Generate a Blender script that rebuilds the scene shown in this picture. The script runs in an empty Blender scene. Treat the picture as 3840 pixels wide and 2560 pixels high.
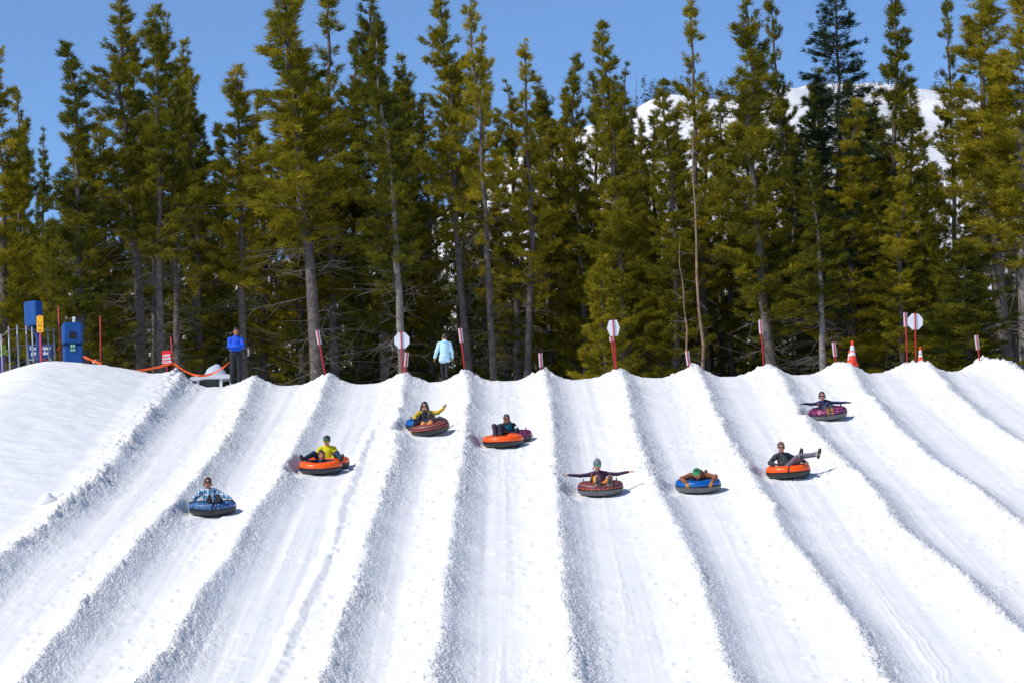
import bpy, math, random
import numpy as np
from mathutils import Vector, Matrix

# ------------------------------------------------------------------ camera, sky, sun, exposure
scene = bpy.context.scene
COL = scene.collection
F = 9600.0                        # focal length in photo pixels (3840 wide)
PITCH = math.radians(6.65)
ROLL = math.radians(-0.7)
cam_d = bpy.data.cameras.new('camera')
cam_d.sensor_width = 36.0
cam_d.lens = 36.0 * F / 3840.0
cam_d.clip_start = 0.5
cam_d.clip_end = 6000.0
cam = bpy.data.objects.new('camera', cam_d)
COL.objects.link(cam)
CR = Matrix.Rotation(math.pi / 2 + PITCH, 3, 'X') @ Matrix.Rotation(ROLL, 3, 'Z')
cam.matrix_world = CR.to_4x4()
scene.camera = cam

SUN_AZ = Vector((-0.87, -0.48))   # horizontal direction towards the sun
SUN_EL = math.radians(43)
az = SUN_AZ.normalized()
SUN_DIR = Vector((az.x * math.cos(SUN_EL), az.y * math.cos(SUN_EL), math.sin(SUN_EL)))
world = bpy.data.worlds.new('World')
scene.world = world
world.use_nodes = True
wn = world.node_tree.nodes
bg = wn['Background']
sky = wn.new('ShaderNodeTexSky')
sky.sky_type = 'NISHITA'
sky.sun_disc = False
sky.sun_elevation = SUN_EL
sky.sun_rotation = math.atan2(az.x, az.y)
sky.altitude = 2300
sky.air_density = 1.0
sky.dust_density = 0.0
sky.ozone_density = 7.0
world.node_tree.links.new(sky.outputs[0], bg.inputs[0])
bg.inputs[1].default_value = 0.130
sun_d = bpy.data.lights.new('sun', 'SUN')
sun_d.energy = 3.0
sun_d.angle = math.radians(0.53)
sun_d.color = (1.0, 0.96, 0.90)
sun = bpy.data.objects.new('sun', sun_d)
sun.rotation_euler = SUN_DIR.to_track_quat('Z', 'Y').to_euler()
sun.location = (-40, -20, 60)
COL.objects.link(sun)
scene.view_settings.view_transform = 'Standard'
scene.view_settings.look = 'None'
scene.view_settings.exposure = 0.35
scene.view_settings.gamma = 1.0
scene.render.engine = 'CYCLES'
scene.cycles.max_bounces = 6
scene.cycles.diffuse_bounces = 3
scene.cycles.transmission_bounces = 3

rng = np.random.default_rng(7)
random.seed(7)


# ------------------------------------------------------------------ pixel helpers
def ray(px, py):
    d = CR @ Vector(((px - 1920.0) / F, (1280.0 - py) / F, -1.0))
    return d / d.y                # unit depth along +Y


def at(px, py, Y):                # point seen at a pixel at a known depth
    return ray(px, py) * Y


# ------------------------------------------------------------------ noise
_tabs = {}


def _tab(seed):
    if seed not in _tabs:
        _tabs[seed] = np.random.default_rng(1000 + seed).random((256, 256))
    return _tabs[seed]


def vnoise(x, y, seed=0):
    t = _tab(seed)
    xi = np.floor(x).astype(int)
    yi = np.floor(y).astype(int)
    fx = x - xi
    fy = y - yi
    fx = fx * fx * (3 - 2 * fx)
    fy = fy * fy * (3 - 2 * fy)
    x0, x1, y0, y1 = xi % 256, (xi + 1) % 256, yi % 256, (yi + 1) % 256
    a = t[x0, y0] * (1 - fx) + t[x1, y0] * fx
    b = t[x0, y1] * (1 - fx) + t[x1, y1] * fx
    return (a * (1 - fy) + b * fy) * 2 - 1


def fbm(x, y, o, seed):
    r = np.zeros_like(x)
    a = 1.0
    for i in range(o):
        r += a * vnoise(x * 2 ** i + 17 * i, y * 2 ** i - 9 * i, seed + i)
        a *= 0.5
    return r


def worley(x, y, seed):           # distance to nearest jittered point plus that cell's random value
    tx, ty, tv = _tab(seed), _tab(seed + 1), _tab(seed + 2)
    xi = np.floor(x).astype(int)
    yi = np.floor(y).astype(int)
    best = np.full(x.shape, 9.0)
    val = np.zeros(x.shape)
    for dx in (-1, 0, 1):
        for dy in (-1, 0, 1):
            cx, cy = xi + dx, yi + dy
            px = cx + tx[cx % 256, cy % 256]
            py = cy + ty[cx % 256, cy % 256]
            d = np.hypot(x - px, y - py)
            m = d < best
            best = np.where(m, d, best)
            val = np.where(m, tv[cx % 256, cy % 256], val)
    return best, val


def sstep(a, b, x):
    t = np.clip((x - a) / (b - a), 0, 1)
    return t * t * (3 - 2 * t)


# ------------------------------------------------------------------ materials
def srgb(r, g, b):
    f = lambda c: (c / 255 / 12.92) if c / 255 <= 0.04045 else ((c / 255 + 0.055) / 1.055) ** 2.4
    return (f(r), f(g), f(b), 1.0)


MATS = {}


def mat(name, color=(0.5, 0.5, 0.5, 1), rough=0.7, metal=0.0, bump=0.0, bscale=40.0, vary=0.0, vscale=8.0, spec=0.5, coat=0.0):
    if name in MATS:
        return MATS[name]
    m = bpy.data.materials.new(name)
    m.use_nodes = True
    nt = m.node_tree
    p = nt.nodes['Principled BSDF']
    if len(color) == 3:
        color = (*color, 1)
    p.inputs['Base Color'].default_value = color
    p.inputs['Roughness'].default_value = rough
    p.inputs['Metallic'].default_value = metal
    p.inputs['Specular IOR Level'].default_value = spec
    p.inputs['Coat Weight'].default_value = coat
    tc = nt.nodes.new('ShaderNodeTexCoord')
    if bump:
        n = nt.nodes.new('ShaderNodeTexNoise')
        n.inputs['Scale'].default_value = bscale
        n.inputs['Detail'].default_value = 4
        nt.links.new(tc.outputs['Object'], n.inputs['Vector'])
        b = nt.nodes.new('ShaderNodeBump')
        b.inputs['Strength'].default_value = bump
        b.inputs['Distance'].default_value = 0.02
        nt.links.new(n.outputs['Fac'], b.inputs['Height'])
        nt.links.new(b.outputs[0], p.inputs['Normal'])
    if vary:
        n = nt.nodes.new('ShaderNodeTexNoise')
        n.inputs['Scale'].default_value = vscale
        n.inputs['Detail'].default_value = 3
        nt.links.new(tc.outputs['Object'], n.inputs['Vector'])
        r = nt.nodes.new('ShaderNodeMapRange')
        r.inputs[1].default_value = 0.3
        r.inputs[2].default_value = 0.7
        r.inputs[3].default_value = 1 - vary
        r.inputs[4].default_value = 1 + vary
        nt.links.new(n.outputs['Fac'], r.inputs[0])
        h = nt.nodes.new('ShaderNodeHueSaturation')
        h.inputs['Color'].default_value = color
        nt.links.new(r.outputs[0], h.inputs['Value'])
        nt.links.new(h.outputs[0], p.inputs['Base Color'])
    MATS[name] = m
    return m


def ramp(nt, stops, interp='CONSTANT'):
    r = nt.nodes.new('ShaderNodeValToRGB')
    r.color_ramp.interpolation = interp
    e = r.color_ramp.elements
    while len(e) > 1:
        e.remove(e[-1])
    e[0].position, e[0].color = stops[0]
    for pos, c in stops[1:]:
        q = e.new(pos)
        q.color = c
    return r


def mth(nt, op, a, b=None, c=None):
    n = nt.nodes.new('ShaderNodeMath')
    n.operation = op
    for i, v in enumerate((a, b, c)):
        if v is None:
            continue
        if isinstance(v, (int, float)):
            n.inputs[i].default_value = v
        else:
            nt.links.new(v, n.inputs[i])
    return n.outputs[0]


def pattern_mat(name, build, rough=0.5):
    m = mat(name, rough=rough, bump=0.0)
    nt = m.node_tree
    p = nt.nodes['Principled BSDF']
    tc = nt.nodes.new('ShaderNodeTexCoord')
    nt.links.new(build(nt, tc.outputs['Object']), p.inputs['Base Color'])
    return m


def snow_mat(name, grain=0.5, color=(0.86, 0.828, 0.785, 1), scale=30.0):
    m = bpy.data.materials.new(name)
    m.use_nodes = True
    nt = m.node_tree
    p = nt.nodes['Principled BSDF']
    p.inputs['Base Color'].default_value = color
    p.inputs['Roughness'].default_value = 0.75
    p.inputs['Specular IOR Level'].default_value = 0.25
    tc = nt.nodes.new('ShaderNodeTexCoord')
    at_ = nt.nodes.new('ShaderNodeAttribute')
    at_.attribute_name = 'rough'
    n1 = nt.nodes.new('ShaderNodeTexNoise')
    n1.inputs['Scale'].default_value = scale * 0.5
    n1.inputs['Detail'].default_value = 4
    n1.inputs['Roughness'].default_value = 0.7
    nt.links.new(tc.outputs['Object'], n1.inputs['Vector'])
    vo = nt.nodes.new('ShaderNodeTexVoronoi')
    vo.inputs['Scale'].default_value = scale * 0.55
    nt.links.new(tc.outputs['Object'], vo.inputs['Vector'])
    hgt = mth(nt, 'SUBTRACT', n1.outputs['Fac'], mth(nt, 'MULTIPLY', vo.outputs['Distance'], 0.9))
    st = mth(nt, 'MULTIPLY', at_.outputs['Fac'], grain)
    b = nt.nodes.new('ShaderNodeBump')
    b.inputs['Distance'].default_value = 0.075
    nt.links.new(st, b.inputs['Strength'])
    nt.links.new(hgt, b.inputs['Height'])
    nt.links.new(b.outputs[0], p.inputs['Normal'])
    # faint dirt and meltwater tone, in patches of its own
    n2 = nt.nodes.new('ShaderNodeTexNoise')
    n2.inputs['Scale'].default_value = 0.9
    n2.inputs['Detail'].default_value = 8
    n2.inputs['Roughness'].default_value = 0.7
    nt.links.new(tc.outputs['Object'], n2.inputs['Vector'])
    r = ramp(nt, [(0.3, (0.79, 0.765, 0.73, 1)), (0.62, color)], 'LINEAR')
    nt.links.new(n2.outputs['Fac'], r.inputs[0])
    nt.links.new(r.outputs[0], p.inputs['Base Color'])
    MATS[name] = m
    return m


SNOW = snow_mat('snow', 0.85)


# ------------------------------------------------------------------ mesh helpers
def mesh_from(name, verts, faces, mats=(), midx=None, smooth=False):
    me = bpy.data.meshes.new(name)
    if isinstance(faces, np.ndarray):
        n, k = faces.shape
        verts = np.asarray(verts, dtype=np.float32)
        me.vertices.add(len(verts))
        me.vertices.foreach_set('co', verts.ravel())
        me.loops.add(n * k)
        me.loops.foreach_set('vertex_index', faces.astype(np.int32).ravel())
        me.polygons.add(n)
        me.polygons.foreach_set('loop_start', np.arange(0, n * k, k, dtype=np.int32))
        me.polygons.foreach_set('loop_total', np.full(n, k, dtype=np.int32))
        me.update(calc_edges=True)
    else:
        me.from_pydata([tuple(v) for v in verts], [], faces)
    for m in mats:
        me.materials.append(m)
    if midx is not None:
        me.polygons.foreach_set('material_index', np.asarray(midx, dtype=np.int32))
    if smooth:
        me.polygons.foreach_set('use_smooth', np.ones(len(me.polygons), dtype=bool))
    me.update()
    return me


def link(name, me, parent=None, loc=None, m4=None):
    o = bpy.data.objects.new(name, me)
    COL.objects.link(o)
    if parent is not None:
        o.parent = parent
    if m4 is not None:
        o.matrix_local = m4
    elif loc is not None:
        o.location = loc
    return o


class MB:
    """collects shapes into one mesh"""

    def __init__(s):
        s.v, s.f, s.mi = [], [], []

    def add(s, v, f, mi=0):
        o = len(s.v)
        s.v += [tuple(p) for p in v]
        s.f += [tuple(i + o for i in q) for q in f]
        s.mi += [mi] * len(f)
        return s

    def box(s, c, d, mi=0, rot=None, taper=1.0, bev=0.0):
        x, y, z = d[0] / 2, d[1] / 2, d[2] / 2
        if bev > 0:
            b = min(bev, x * .9, y * .9)
            ring = [(x - b, -y), (x, -y + b), (x, y - b), (x - b, y), (-x + b, y), (-x, y - b), (-x, -y + b), (-x + b, -y)]
            zs = [(-z, 1 - b / max(x, y)), (-z + b, 1), (z - b, 1), (z, 1 - b / max(x, y))]
            pts = [Vector((px * k * (taper if zz > 0 else 1), py * k * (taper if zz > 0 else 1), zz)) for zz, k in zs for px, py in ring]
            fs = [tuple(range(7, -1, -1)), tuple(range(24, 32))]
            for r in range(3):
                for i in range(8):
                    j = (i + 1) % 8
                    fs.append((r * 8 + i, r * 8 + j, r * 8 + 8 + j, r * 8 + 8 + i))
        else:
            pts = [Vector((sx * x * (taper if sz > 0 else 1), sy * y * (taper if sz > 0 else 1), sz * z)) for sz in (-1, 1) for sy in (-1, 1) for sx in (-1, 1)]
            fs = [(0, 2, 3, 1), (4, 5, 7, 6), (0, 1, 5, 4), (2, 6, 7, 3), (0, 4, 6, 2), (1, 3, 7, 5)]
        if rot is not None:
            pts = [rot @ p for p in pts]
        c = Vector(c)
        return s.add([p + c for p in pts], fs, mi)

    def tube(s, pts, rad, n=8, mi=0):
        pts = [Vector(p) for p in pts]
        if not hasattr(rad, '__len__'):
            rad = [rad] * len(pts)
        v = []
        up = Vector((0.31, 0.17, 0.93))
        for i, p in enumerate(pts):
            d = (pts[min(i + 1, len(pts) - 1)] - pts[max(i - 1, 0)]).normalized()
            a = d.cross(up)
            if a.length < 1e-3:
                a = d.cross(Vector((1, 0, 0)))
            a.normalize()
            b = d.cross(a)
            for k in range(n):
                t = 2 * math.pi * k / n
                v.append(p + (a * math.cos(t) + b * math.sin(t)) * rad[i])
        f = []
        for i in range(len(pts) - 1):
            for k in range(n):
                k2 = (k + 1) % n
                f.append((i * n + k, i * n + k2, (i + 1) * n + k2, (i + 1) * n + k))
        f.append(tuple(range(n - 1, -1, -1)))
        f.append(tuple(range((len(pts) - 1) * n, len(pts) * n)))
        return s.add(v, f, mi)

    def lathe(s, prof, n=24, mi=0, c=(0, 0, 0)):
        v = [(c[0] + r * math.cos(2 * math.pi * k / n), c[1] + r * math.sin(2 * math.pi * k / n), c[2] + z) for r, z in prof for k in range(n)]
        f = []
        for i in range(len(prof) - 1):
            for k in range(n):
                k2 = (k + 1) % n
                f.append((i * n + k, i * n + k2, (i + 1) * n + k2, (i + 1) * n + k))
        f.append(tuple(range(n - 1, -1, -1)))
        f.append(tuple(range((len(prof) - 1) * n, len(prof) * n)))
        return s.add(v, f, mi)

    def plate(s, outline, t, mi=0, y0=0.0):
        """outline in x,z extruded along y"""
        n = len(outline)
        v = [(x, y0, z) for x, z in outline] + [(x, y0 + t, z) for x, z in outline]
        f = [tuple(range(n)), tuple(range(2 * n - 1, n - 1, -1))]
        for i in range(n):
            j = (i + 1) % n
            f.append((i, i + n, j + n, j))
        return s.add(v, f, mi)

    def ell(s, c, r, n=14, m=9, mi=0, rot=None):
        v, f = [], []
        for i in range(m + 1):
            ph = math.pi * i / m
            for k in range(n):
                t = 2 * math.pi * k / n
                p = Vector((r[0] * math.sin(ph) * math.cos(t), r[1] * math.sin(ph) * math.sin(t), r[2] * math.cos(ph)))
                if rot is not None:
                    p = rot @ p
                v.append(p + Vector(c))
        for i in range(m):
            for k in range(n):
                k2 = (k + 1) % n
                f.append((i * n + k, (i + 1) * n + k, (i + 1) * n + k2, i * n + k2))
        return s.add(v, f, mi)

    def build(s, name, mats, parent=None, smooth=False, m4=None, loc=None):
        if not isinstance(mats, (list, tuple)):
            mats = [mats]
        me = mesh_from(name, s.v, s.f, mats, s.mi, smooth)
        return link(name, me, parent, loc, m4)


def tag(o, label=None, cat=None, group=None, kind=None):
    if label:
        o['label'] = label
    if cat:
        o['category'] = cat
    if group:
        o['group'] = group
    if kind:
        o['kind'] = kind
    return o


def empty(name, loc=(0, 0, 0), m4=None):
    o = bpy.data.objects.new(name, None)
    o.empty_display_size = 0.2
    COL.objects.link(o)
    if m4 is not None:
        o.matrix_world = m4
    else:
        o.location = loc
    return o


def text_mesh(txt, size, extrude=0.002, align='CENTER', shear=0.0, bold=0.0):
    cu = bpy.data.curves.new('lettering', 'FONT')
    cu.body = txt
    cu.size = size
    cu.extrude = extrude
    cu.offset = bold
    cu.align_x = align
    cu.align_y = 'CENTER'
    cu.shear = shear
    cu.resolution_u = 3
    o = bpy.data.objects.new('lettering', cu)
    COL.objects.link(o)
    dg = bpy.context.evaluated_depsgraph_get()
    me = bpy.data.meshes.new_from_object(o.evaluated_get(dg))
    bpy.data.objects.remove(o)
    bpy.data.curves.remove(cu)
    # stand it up facing -Y
    me.transform(Matrix.Rotation(math.pi / 2, 4, 'X'))
    return me


def lettering(parent, txt, size, pos, m, rot=0.0, shear=0.0, bold=0.0):
    me = text_mesh(txt, size, shear=shear, bold=bold)
    me.materials.clear()
    me.materials.append(m)
    o = bpy.data.objects.new('lettering', me)
    COL.objects.link(o)
    o.parent = parent
    o.matrix_local = Matrix.Translation(pos) @ Matrix.Rotation(rot, 4, 'Z')
    return o


# ------------------------------------------------------------------ terrain
YC = 89.0                                         # depth of the crest
dv = ray(1870, 170)                               # vanishing direction of the lanes
LANE = dv.x                                       # sideways drift of a lane per metre uphill
K = 0.0085                                        # sideways tilt of the hill
S = dv.z - K * dv.x                               # slope uphill
_p = at(1900, 1425, YC)
Z0 = _p.z - S * YC - K * _p.x


def plane_z(X, Y):
    return Z0 + S * Y + K * X


def on_plane(px, py, h=0.0):
    d = ray(px, py)                               # z = Z0 + S y + K x + h
    t = (Z0 + h) / (d.z - S - K * d.x)
    return d * t


RIDGES = [  # (pixel polyline of the crest of each snow bank, height)
    ([(677, 1418), (632, 1485), (542, 1583), (451, 1696), (361, 1798), (256, 1892), (150, 1974), (0, 2087)], .34),
    ([(952, 1418), (918, 1508), (850, 1651), (767, 1756), (632, 1907), (481, 2072), (361, 2215), (248, 2351), (150, 2463), (83, 2560)], .33),
    ([(1230, 1410), (1189, 1523), (1129, 1636), (1053, 1786), (956, 1922), (850, 2102), (722, 2268), (640, 2418), (527, 2560)], .32),
    ([(1518, 1400), (1505, 1530), (1483, 1703), (1430, 1869), (1400, 1974), (1348, 2177), (1280, 2328), (1214, 2560)], .30),
    ([(1750, 1399), (1761, 1470), (1750, 1628), (1724, 1801), (1698, 1974), (1679, 2132), (1671, 2283), (1641, 2433), (1622, 2560)], .34),
    ([(2040, 1391), (2062, 1493), (2078, 1636), (2085, 1801), (2100, 1937), (2115, 2095), (2130, 2283), (2153, 2456), (2164, 2560)], .34),
    ([(2326, 1388), (2345, 1425), (2363, 1530), (2401, 1681), (2446, 1794), (2499, 1892), (2559, 2005), (2642, 2210), (2695, 2374), (2756, 2560)], .34),
    ([(2601, 1374), (2633, 1411), (2682, 1525), (2736, 1647), (2797, 1745), (2878, 1868), (2944, 1990), (3025, 2105), (3131, 2243), (3213, 2341), (3278, 2455), (3319, 2560)], .34),
    ([(2874, 1362), (2919, 1394), (2976, 1500), (3050, 1606), (3131, 1696), (3213, 1770), (3295, 1851), (3376, 1974), (3499, 2064), (3621, 2170), (3719, 2268), (3840, 2366)], .34),
    ([(3152, 1352), (3189, 1374), (3254, 1476), (3344, 1574), (3425, 1655), (3523, 1737), (3621, 1802), (3719, 1876), (3840, 1974)], .34),
    ([(3413, 1345), (3491, 1370), (3556, 1451), (3654, 1533), (3744, 1598), (3840, 1664)], .34),
    ([(3703, 1329), (3784, 1358), (3840, 1394)], .42),
]
MINOR = [(1461, 1500), (1423, 1575), (1363, 1673), (1280, 1890), (1249, 2035), (1129, 2283), (1008, 2560)]


def ridge_line(poly, h):
    pts = [on_plane(x, y, h) for x, y in poly]
    pts = [p for p in pts if p.y < YC + 0.5] or pts[-2:]
    pts.sort(key=lambda p: p.y)
    ys = np.array([p.y for p in pts])
    xs = np.array([p.x for p in pts]) - LANE * ys
    if poly is not MINOR:
        # crest end taken from where the bank meets the skyline
        q = at(poly[0][0], poly[0][1], YC + 0.2)
        if q.y > ys[-1] + 0.3:
            ys = np.append(ys, q.y)
            xs = np.append(xs, q.x - LANE * q.y)
    return ys, xs


RL = [(ridge_line(p, h), h) for p, h in RIDGES]
last = RL[-1][0]
for k in (1, 2, 3):
    RL.append(((last[0], last[1] + 2.65 * k), .40))
ML = ridge_line(MINOR, .1)


def smin(a, b, w):
    h = np.clip(0.5 + 0.5 * (b - a) / w, 0, 1)
    return b * (1 - h) + a * h - w * h * (1 - h)


def bank_profile(d):
    """height profile across a bank: d<0 sunny side, d>0 shaded side"""
    e = np.sqrt(d * d + 0.0196) - 0.14
    l = np.clip(1 - e / 1.0, 0, 1)
    r = np.clip(1 - e / 0.85, 0, 1)
    pl = l ** 1.7
    pr = r ** 2.2
    return np.where(d < 0, pl, pr)


def base_height(X, Y):
    """hill with lanes and banks; returns z, distance to nearest bank crest, lane masks"""
    X = np.asarray(X, float)
    Y = np.asarray(Y, float)
    plat = plane_z(X, YC + 0.25) - 0.02 * np.clip(Y - YC - 2, 0, 40)
    z = smin(plane_z(X, Y), plat, 0.28)
    run = plane_z(X, 40.0) * 0 - 1.75
    z = -smin(-z, -run, 1.2)
    fade = 1 - sstep(YC + 0.8, YC + 2.6, Y)
    fade = fade * sstep(30, 40, Y)
    near = np.full(X.shape, 9.0)
    h = np.zeros(X.shape)
    for i, ((ys, xs), hh) in enumerate(RL):
        xr = np.interp(Y, ys, xs) + LANE * Y
        wob = 0.05 * vnoise(Y * 0.9, np.full(Y.shape, i * 7.3), 11) + 0.03 * vnoise(Y * 2.7, np.full(Y.shape, i * 5.1), 12)
        hv = hh * (1 + 0.12 * vnoise(Y * 0.35, np.full(Y.shape, i * 3.7), 13) + 0.10 * vnoise(Y * 1.3, np.full(Y.shape, i * 4.7), 14))
        d = X - xr - wob
        h = np.maximum(h, hv * bank_profile(d))
        near = np.where(np.abs(d) < np.abs(near), d, near)
    # the low extra bank in the fourth lane
    xr = np.interp(Y, *ML) + LANE * Y
    d = X - xr - 0.05 * vnoise(Y * 1.5, Y * 0, 15)
    h = np.maximum(h, 0.10 * np.clip(1 - np.abs(d) / 0.3, 0, 1) * sstep(84, 80, Y))
    # the smooth mound left of the first bank
    xa = np.interp(Y, *RL[0][0]) + LANE * Y
    m = xa - X
    amp = 1.0 * sstep(62, 87, Y) + 0.12
    mound = amp * (0.30 * sstep(-0.4, 0.9, m) + 0.70 * np.clip(smin((m - 0.1) / 4.0, np.ones_like(m), 0.55), 0, 1)) - 0.62 * sstep(4.3, 7.2, m) * sstep(70, 87, Y)
    mound = mound * (1 - 0.8 * sstep(YC + 3, YC + 9, Y))
    return z + h * fade + mound, near, m, fade


def ground_z(X, Y):
    return float(base_height(np.array([X]), np.array([Y]))[0][0])


def detail(X, Y, near, m, fade):
    """snow crumbs, clods and tracks"""
    lane = X - LANE * Y
    shade = sstep(-0.12, 0.06, near) * (1 - 0.6 * sstep(0.25, 0.55, near)) * (1 - sstep(0.6, 0.95, near))
    crown = np.exp(-(near / 0.16) ** 2)
    sunny = sstep(-1.5, -0.5, near) * (1 - sstep(-0.1, 0.05, near))
    onm = sstep(0.35, 0.9, m)                     # on the mound
    lanes = 1 - onm
    shade, crown, sunny = shade * lanes, crown * np.where(m > 1.2, 0, 1), sunny * lanes
    patch = np.clip(0.75 + 0.6 * fbm(X * 0.5, Y * 0.35, 2, 20), 0.25, 1.5)
    w1, v1 = worley(X / 0.10, Y / 0.16, 30)
    w2, v2 = worley(X / 0.26, Y / 0.30, 40)
    w3, v3 = worley(X / 0.55, Y / 0.6, 50)
    lump1 = np.sqrt(np.clip(1 - (w1 / 0.62) ** 2, 0, 1)) * (0.35 + v1)
    lump2 = np.sqrt(np.clip(1 - (w2 / 0.55) ** 2, 0, 1)) * np.clip(v2 * 1.6 - 0.5, 0, 1)
    clod = np.sqrt(np.clip(1 - (w3 / (0.13 + 0.12 * v3)) ** 2, 0, 1)) * (v3 > 0.45)
    z = patch * (0.022 * lump1 + 0.022 * lump2) * shade
    z += (0.025 * lump1 + 0.04 * lump2) * crown * patch
    z += 0.014 * lump1 * sunny * patch + 0.05 * clod * sunny + 0.020 * clod * lanes * patch + 0.006 * lump1 * lanes * np.clip(patch - 0.6, 0, 1)
    pit = np.clip(1 - (w2 / 0.30) ** 2, 0, 1) * (v2 < 0.22)
    z -= 0.035 * pit * sunny * patch
    z += 0.012 * fbm(X * 5, Y * 4, 3, 60) * (shade + 0.6 * sunny + crown)
    # long polished streaks and edges along each run
    st = vnoise(lane / 0.07, Y * 0.12, 70) * 0.004 + vnoise(lane / 0.22, Y * 0.08, 71) * 0.010
    z += st * lanes
    e = near - 1.12 - 0.10 * vnoise(Y * 0.11, np.floor(lane / 2.6) * 3.1, 72)
    on = np.clip(0.1 + vnoise(Y * 0.13, np.floor(lane / 2.6) * 5.7, 73), 0, 1)
    for k_, (o_, w_) in enumerate(((0.0, 0.05), (0.11, 0.03), (0.22, 0.04), (-0.13, 0.03))):
        z += (0.026 - 0.005 * k_) * np.exp(-((e - o_) / w_) ** 2) * lanes * on
    # mound: wind and melt ripples lying across the fall line
    z += onm * (0.026 * fbm(X * 1.6, Y * 3.2, 4, 80) + 0.012 * vnoise(X * 0.5, Y * 0.9, 85))
    # first bank is built of big loose lumps
    first = np.exp(-((m - 0.1) / 0.45) ** 2)
    z += first * patch * (0.09 * lump2 + 0.03 * lump1)
    # crest ends of the banks are crumbly
    end = sstep(YC - 2.5, YC - 0.6, Y) * fade
    z += end * lanes * (0.05 * lump2 + 0.03 * lump1) * sstep(-0.9, -0.3, near) * (1 - sstep(0.5, 1.0, near))
    z += 0.010 * lump1 * end
    rough = np.clip(shade * (0.7 + 0.5 * (patch - 0.7)) + crown * 0.4 + sunny * 0.10 * patch + 0.03 * patch + onm * 0.13, 0, 1)
    return z, rough


# where the riders' tubes lie: the snow is pressed flat under them
YAX = Vector((LANE, 1, S)).normalized()


def tube_frame(px, py, roll=0.0, pitch=0.0, yaw=0.0, lift=0.0, fwd=0.44):
    """frame on the slope whose lower front edge shows at the pixel"""
    P = on_plane(px, py, 0.02)
    C = P + YAX * fwd
    C.z = ground_z(C.x, C.y) + lift
    y = YAX.copy()
    x = Vector((1, -LANE, K)).normalized()
    z = x.cross(y).normalized()
    x = y.cross(z)
    M = Matrix((x, y, z)).transposed().to_4x4()
    M.translation = C
    return M @ Matrix.Rotation(math.radians(yaw), 4, 'Z') @ Matrix.Rotation(math.radians(roll), 4, 'Y') @ Matrix.Rotation(math.radians(pitch), 4, 'X')


T1 = tube_frame(791, 1937, yaw=4, pitch=-4, lift=.02)
T2 = tube_frame(1199, 1781, roll=0, pitch=-4, lift=.02)
T2b = T2 @ Matrix.Translation((0.14, 1.02, 0.02))
T3 = tube_frame(1614, 1634, roll=-8, pitch=0, lift=0.05)
T3b = tube_frame(1614, 1634) @ Matrix.Translation((-0.20, 0.95, 0.02))
T4 = tube_frame(1888, 1680, roll=-2, pitch=-4, lift=.02)
T4b = T4 @ Matrix.Translation((0.26, 1.0, 0.03))
T5 = tube_frame(2255, 1861, roll=-1.5, pitch=-3, lift=.02)
T6 = tube_frame(2624, 1851, roll=-1, pitch=-4, lift=.02)
T7 = tube_frame(2964, 1797, roll=-4, yaw=-12, lift=0.03, pitch=-3)
T8 = tube_frame(3113, 1578, roll=-5, pitch=-1, lift=0.05)
PRESS = [T1, T2, T2b, tube_frame(1614, 1634, lift=.02), T3b, T4, T4b, T5, T6, T7, T8]


def press(X, Y, z):
    for M in PRESS:
        c, n = M.translation, M.col[2].to_3d()
        c = M.translation
        d = np.minimum(np.hypot(X - c.x, Y - c.y), np.hypot(X - c.x + 0.1, Y - c.y + 0.7))
        zp = c.z - ((X - c.x) * n.x + (Y - c.y) * n.y) / n.z - 0.01
        w = 1 - sstep(0.60, 1.0, d)
        z = z * (1 - w) + np.minimum(z, zp) * w
    return z


NA, NB = 1000, 560
aa = np.linspace(-0.28, 0.28, NA)
yy = 43.5 + (YC + 5.5 - 43.5) * np.linspace(0, 1, NB) ** 1.08
A, Yg = np.meshgrid(aa, yy)
Xg = A * (Yg + 2.0)
zb, near, mm, fd = base_height(Xg, Yg)
dz, rgh = detail(Xg, Yg, near, mm, fd)
verts = np.stack([Xg, Yg, press(Xg, Yg, zb + dz)], -1).reshape(-1, 3)
ii = np.arange(NA * NB).reshape(NB, NA)
quads = np.stack([ii[:-1, :-1], ii[:-1, 1:], ii[1:, 1:], ii[1:, :-1]], -1).reshape(-1, 4)
me = mesh_from('snow_hill', verts, quads, [SNOW], smooth=True)
att = me.attributes.new('rough', 'FLOAT', 'POINT')
att.data.foreach_set('value', rgh.ravel().astype(np.float32))
hill = link('snow_hill', me)
tag(hill, 'white snow tubing hill with parallel lanes between crumbly snow banks', 'hill', kind='structure')


# the wide ground: run-out, plateau under the forest and the snowy mountain
RIDGE_PX = [(-2000, 1100), (0, 1050), (1500, 1000), (1760, 720), (1943, 600), (2175, 530), (2425, 420), (2600, 395), (3000, 383), (3440, 394), (3840, 425), (6000, 600)]
HY = 450.0
hx = np.array([at(x, y, HY).x for x, y in RIDGE_PX])
hz = np.array([at(x, y, HY).z for x, y in RIDGE_PX])


def far_z(X, Y):
    zz, _, _, _ = base_height(X, np.minimum(Y, YC + 60))
    inside = (1 - sstep(0.255, 0.272, np.abs(X) / (Y + 2.0 + 1e-6))) * sstep(44.5, 46.5, Y) * (1 - sstep(YC + 3, YC + 5, Y))
    zz = zz - 0.4 * inside - 0.03
    t = sstep(190, HY, Y)
    top = np.interp(X, hx, hz) + 2.5 * vnoise(X / 22, Y / 30, 90) - 6 * np.abs(vnoise(X / 34, Y / 60, 92)) * sstep(HY, HY - 40, Y) + 1.0 * vnoise(X / 7, Y / 9, 91)
    t2 = sstep(HY, 900, Y)
    return zz * (1 - t) + top * t * (1 - 0.5 * t2) + zz * t * 0.0


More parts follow.
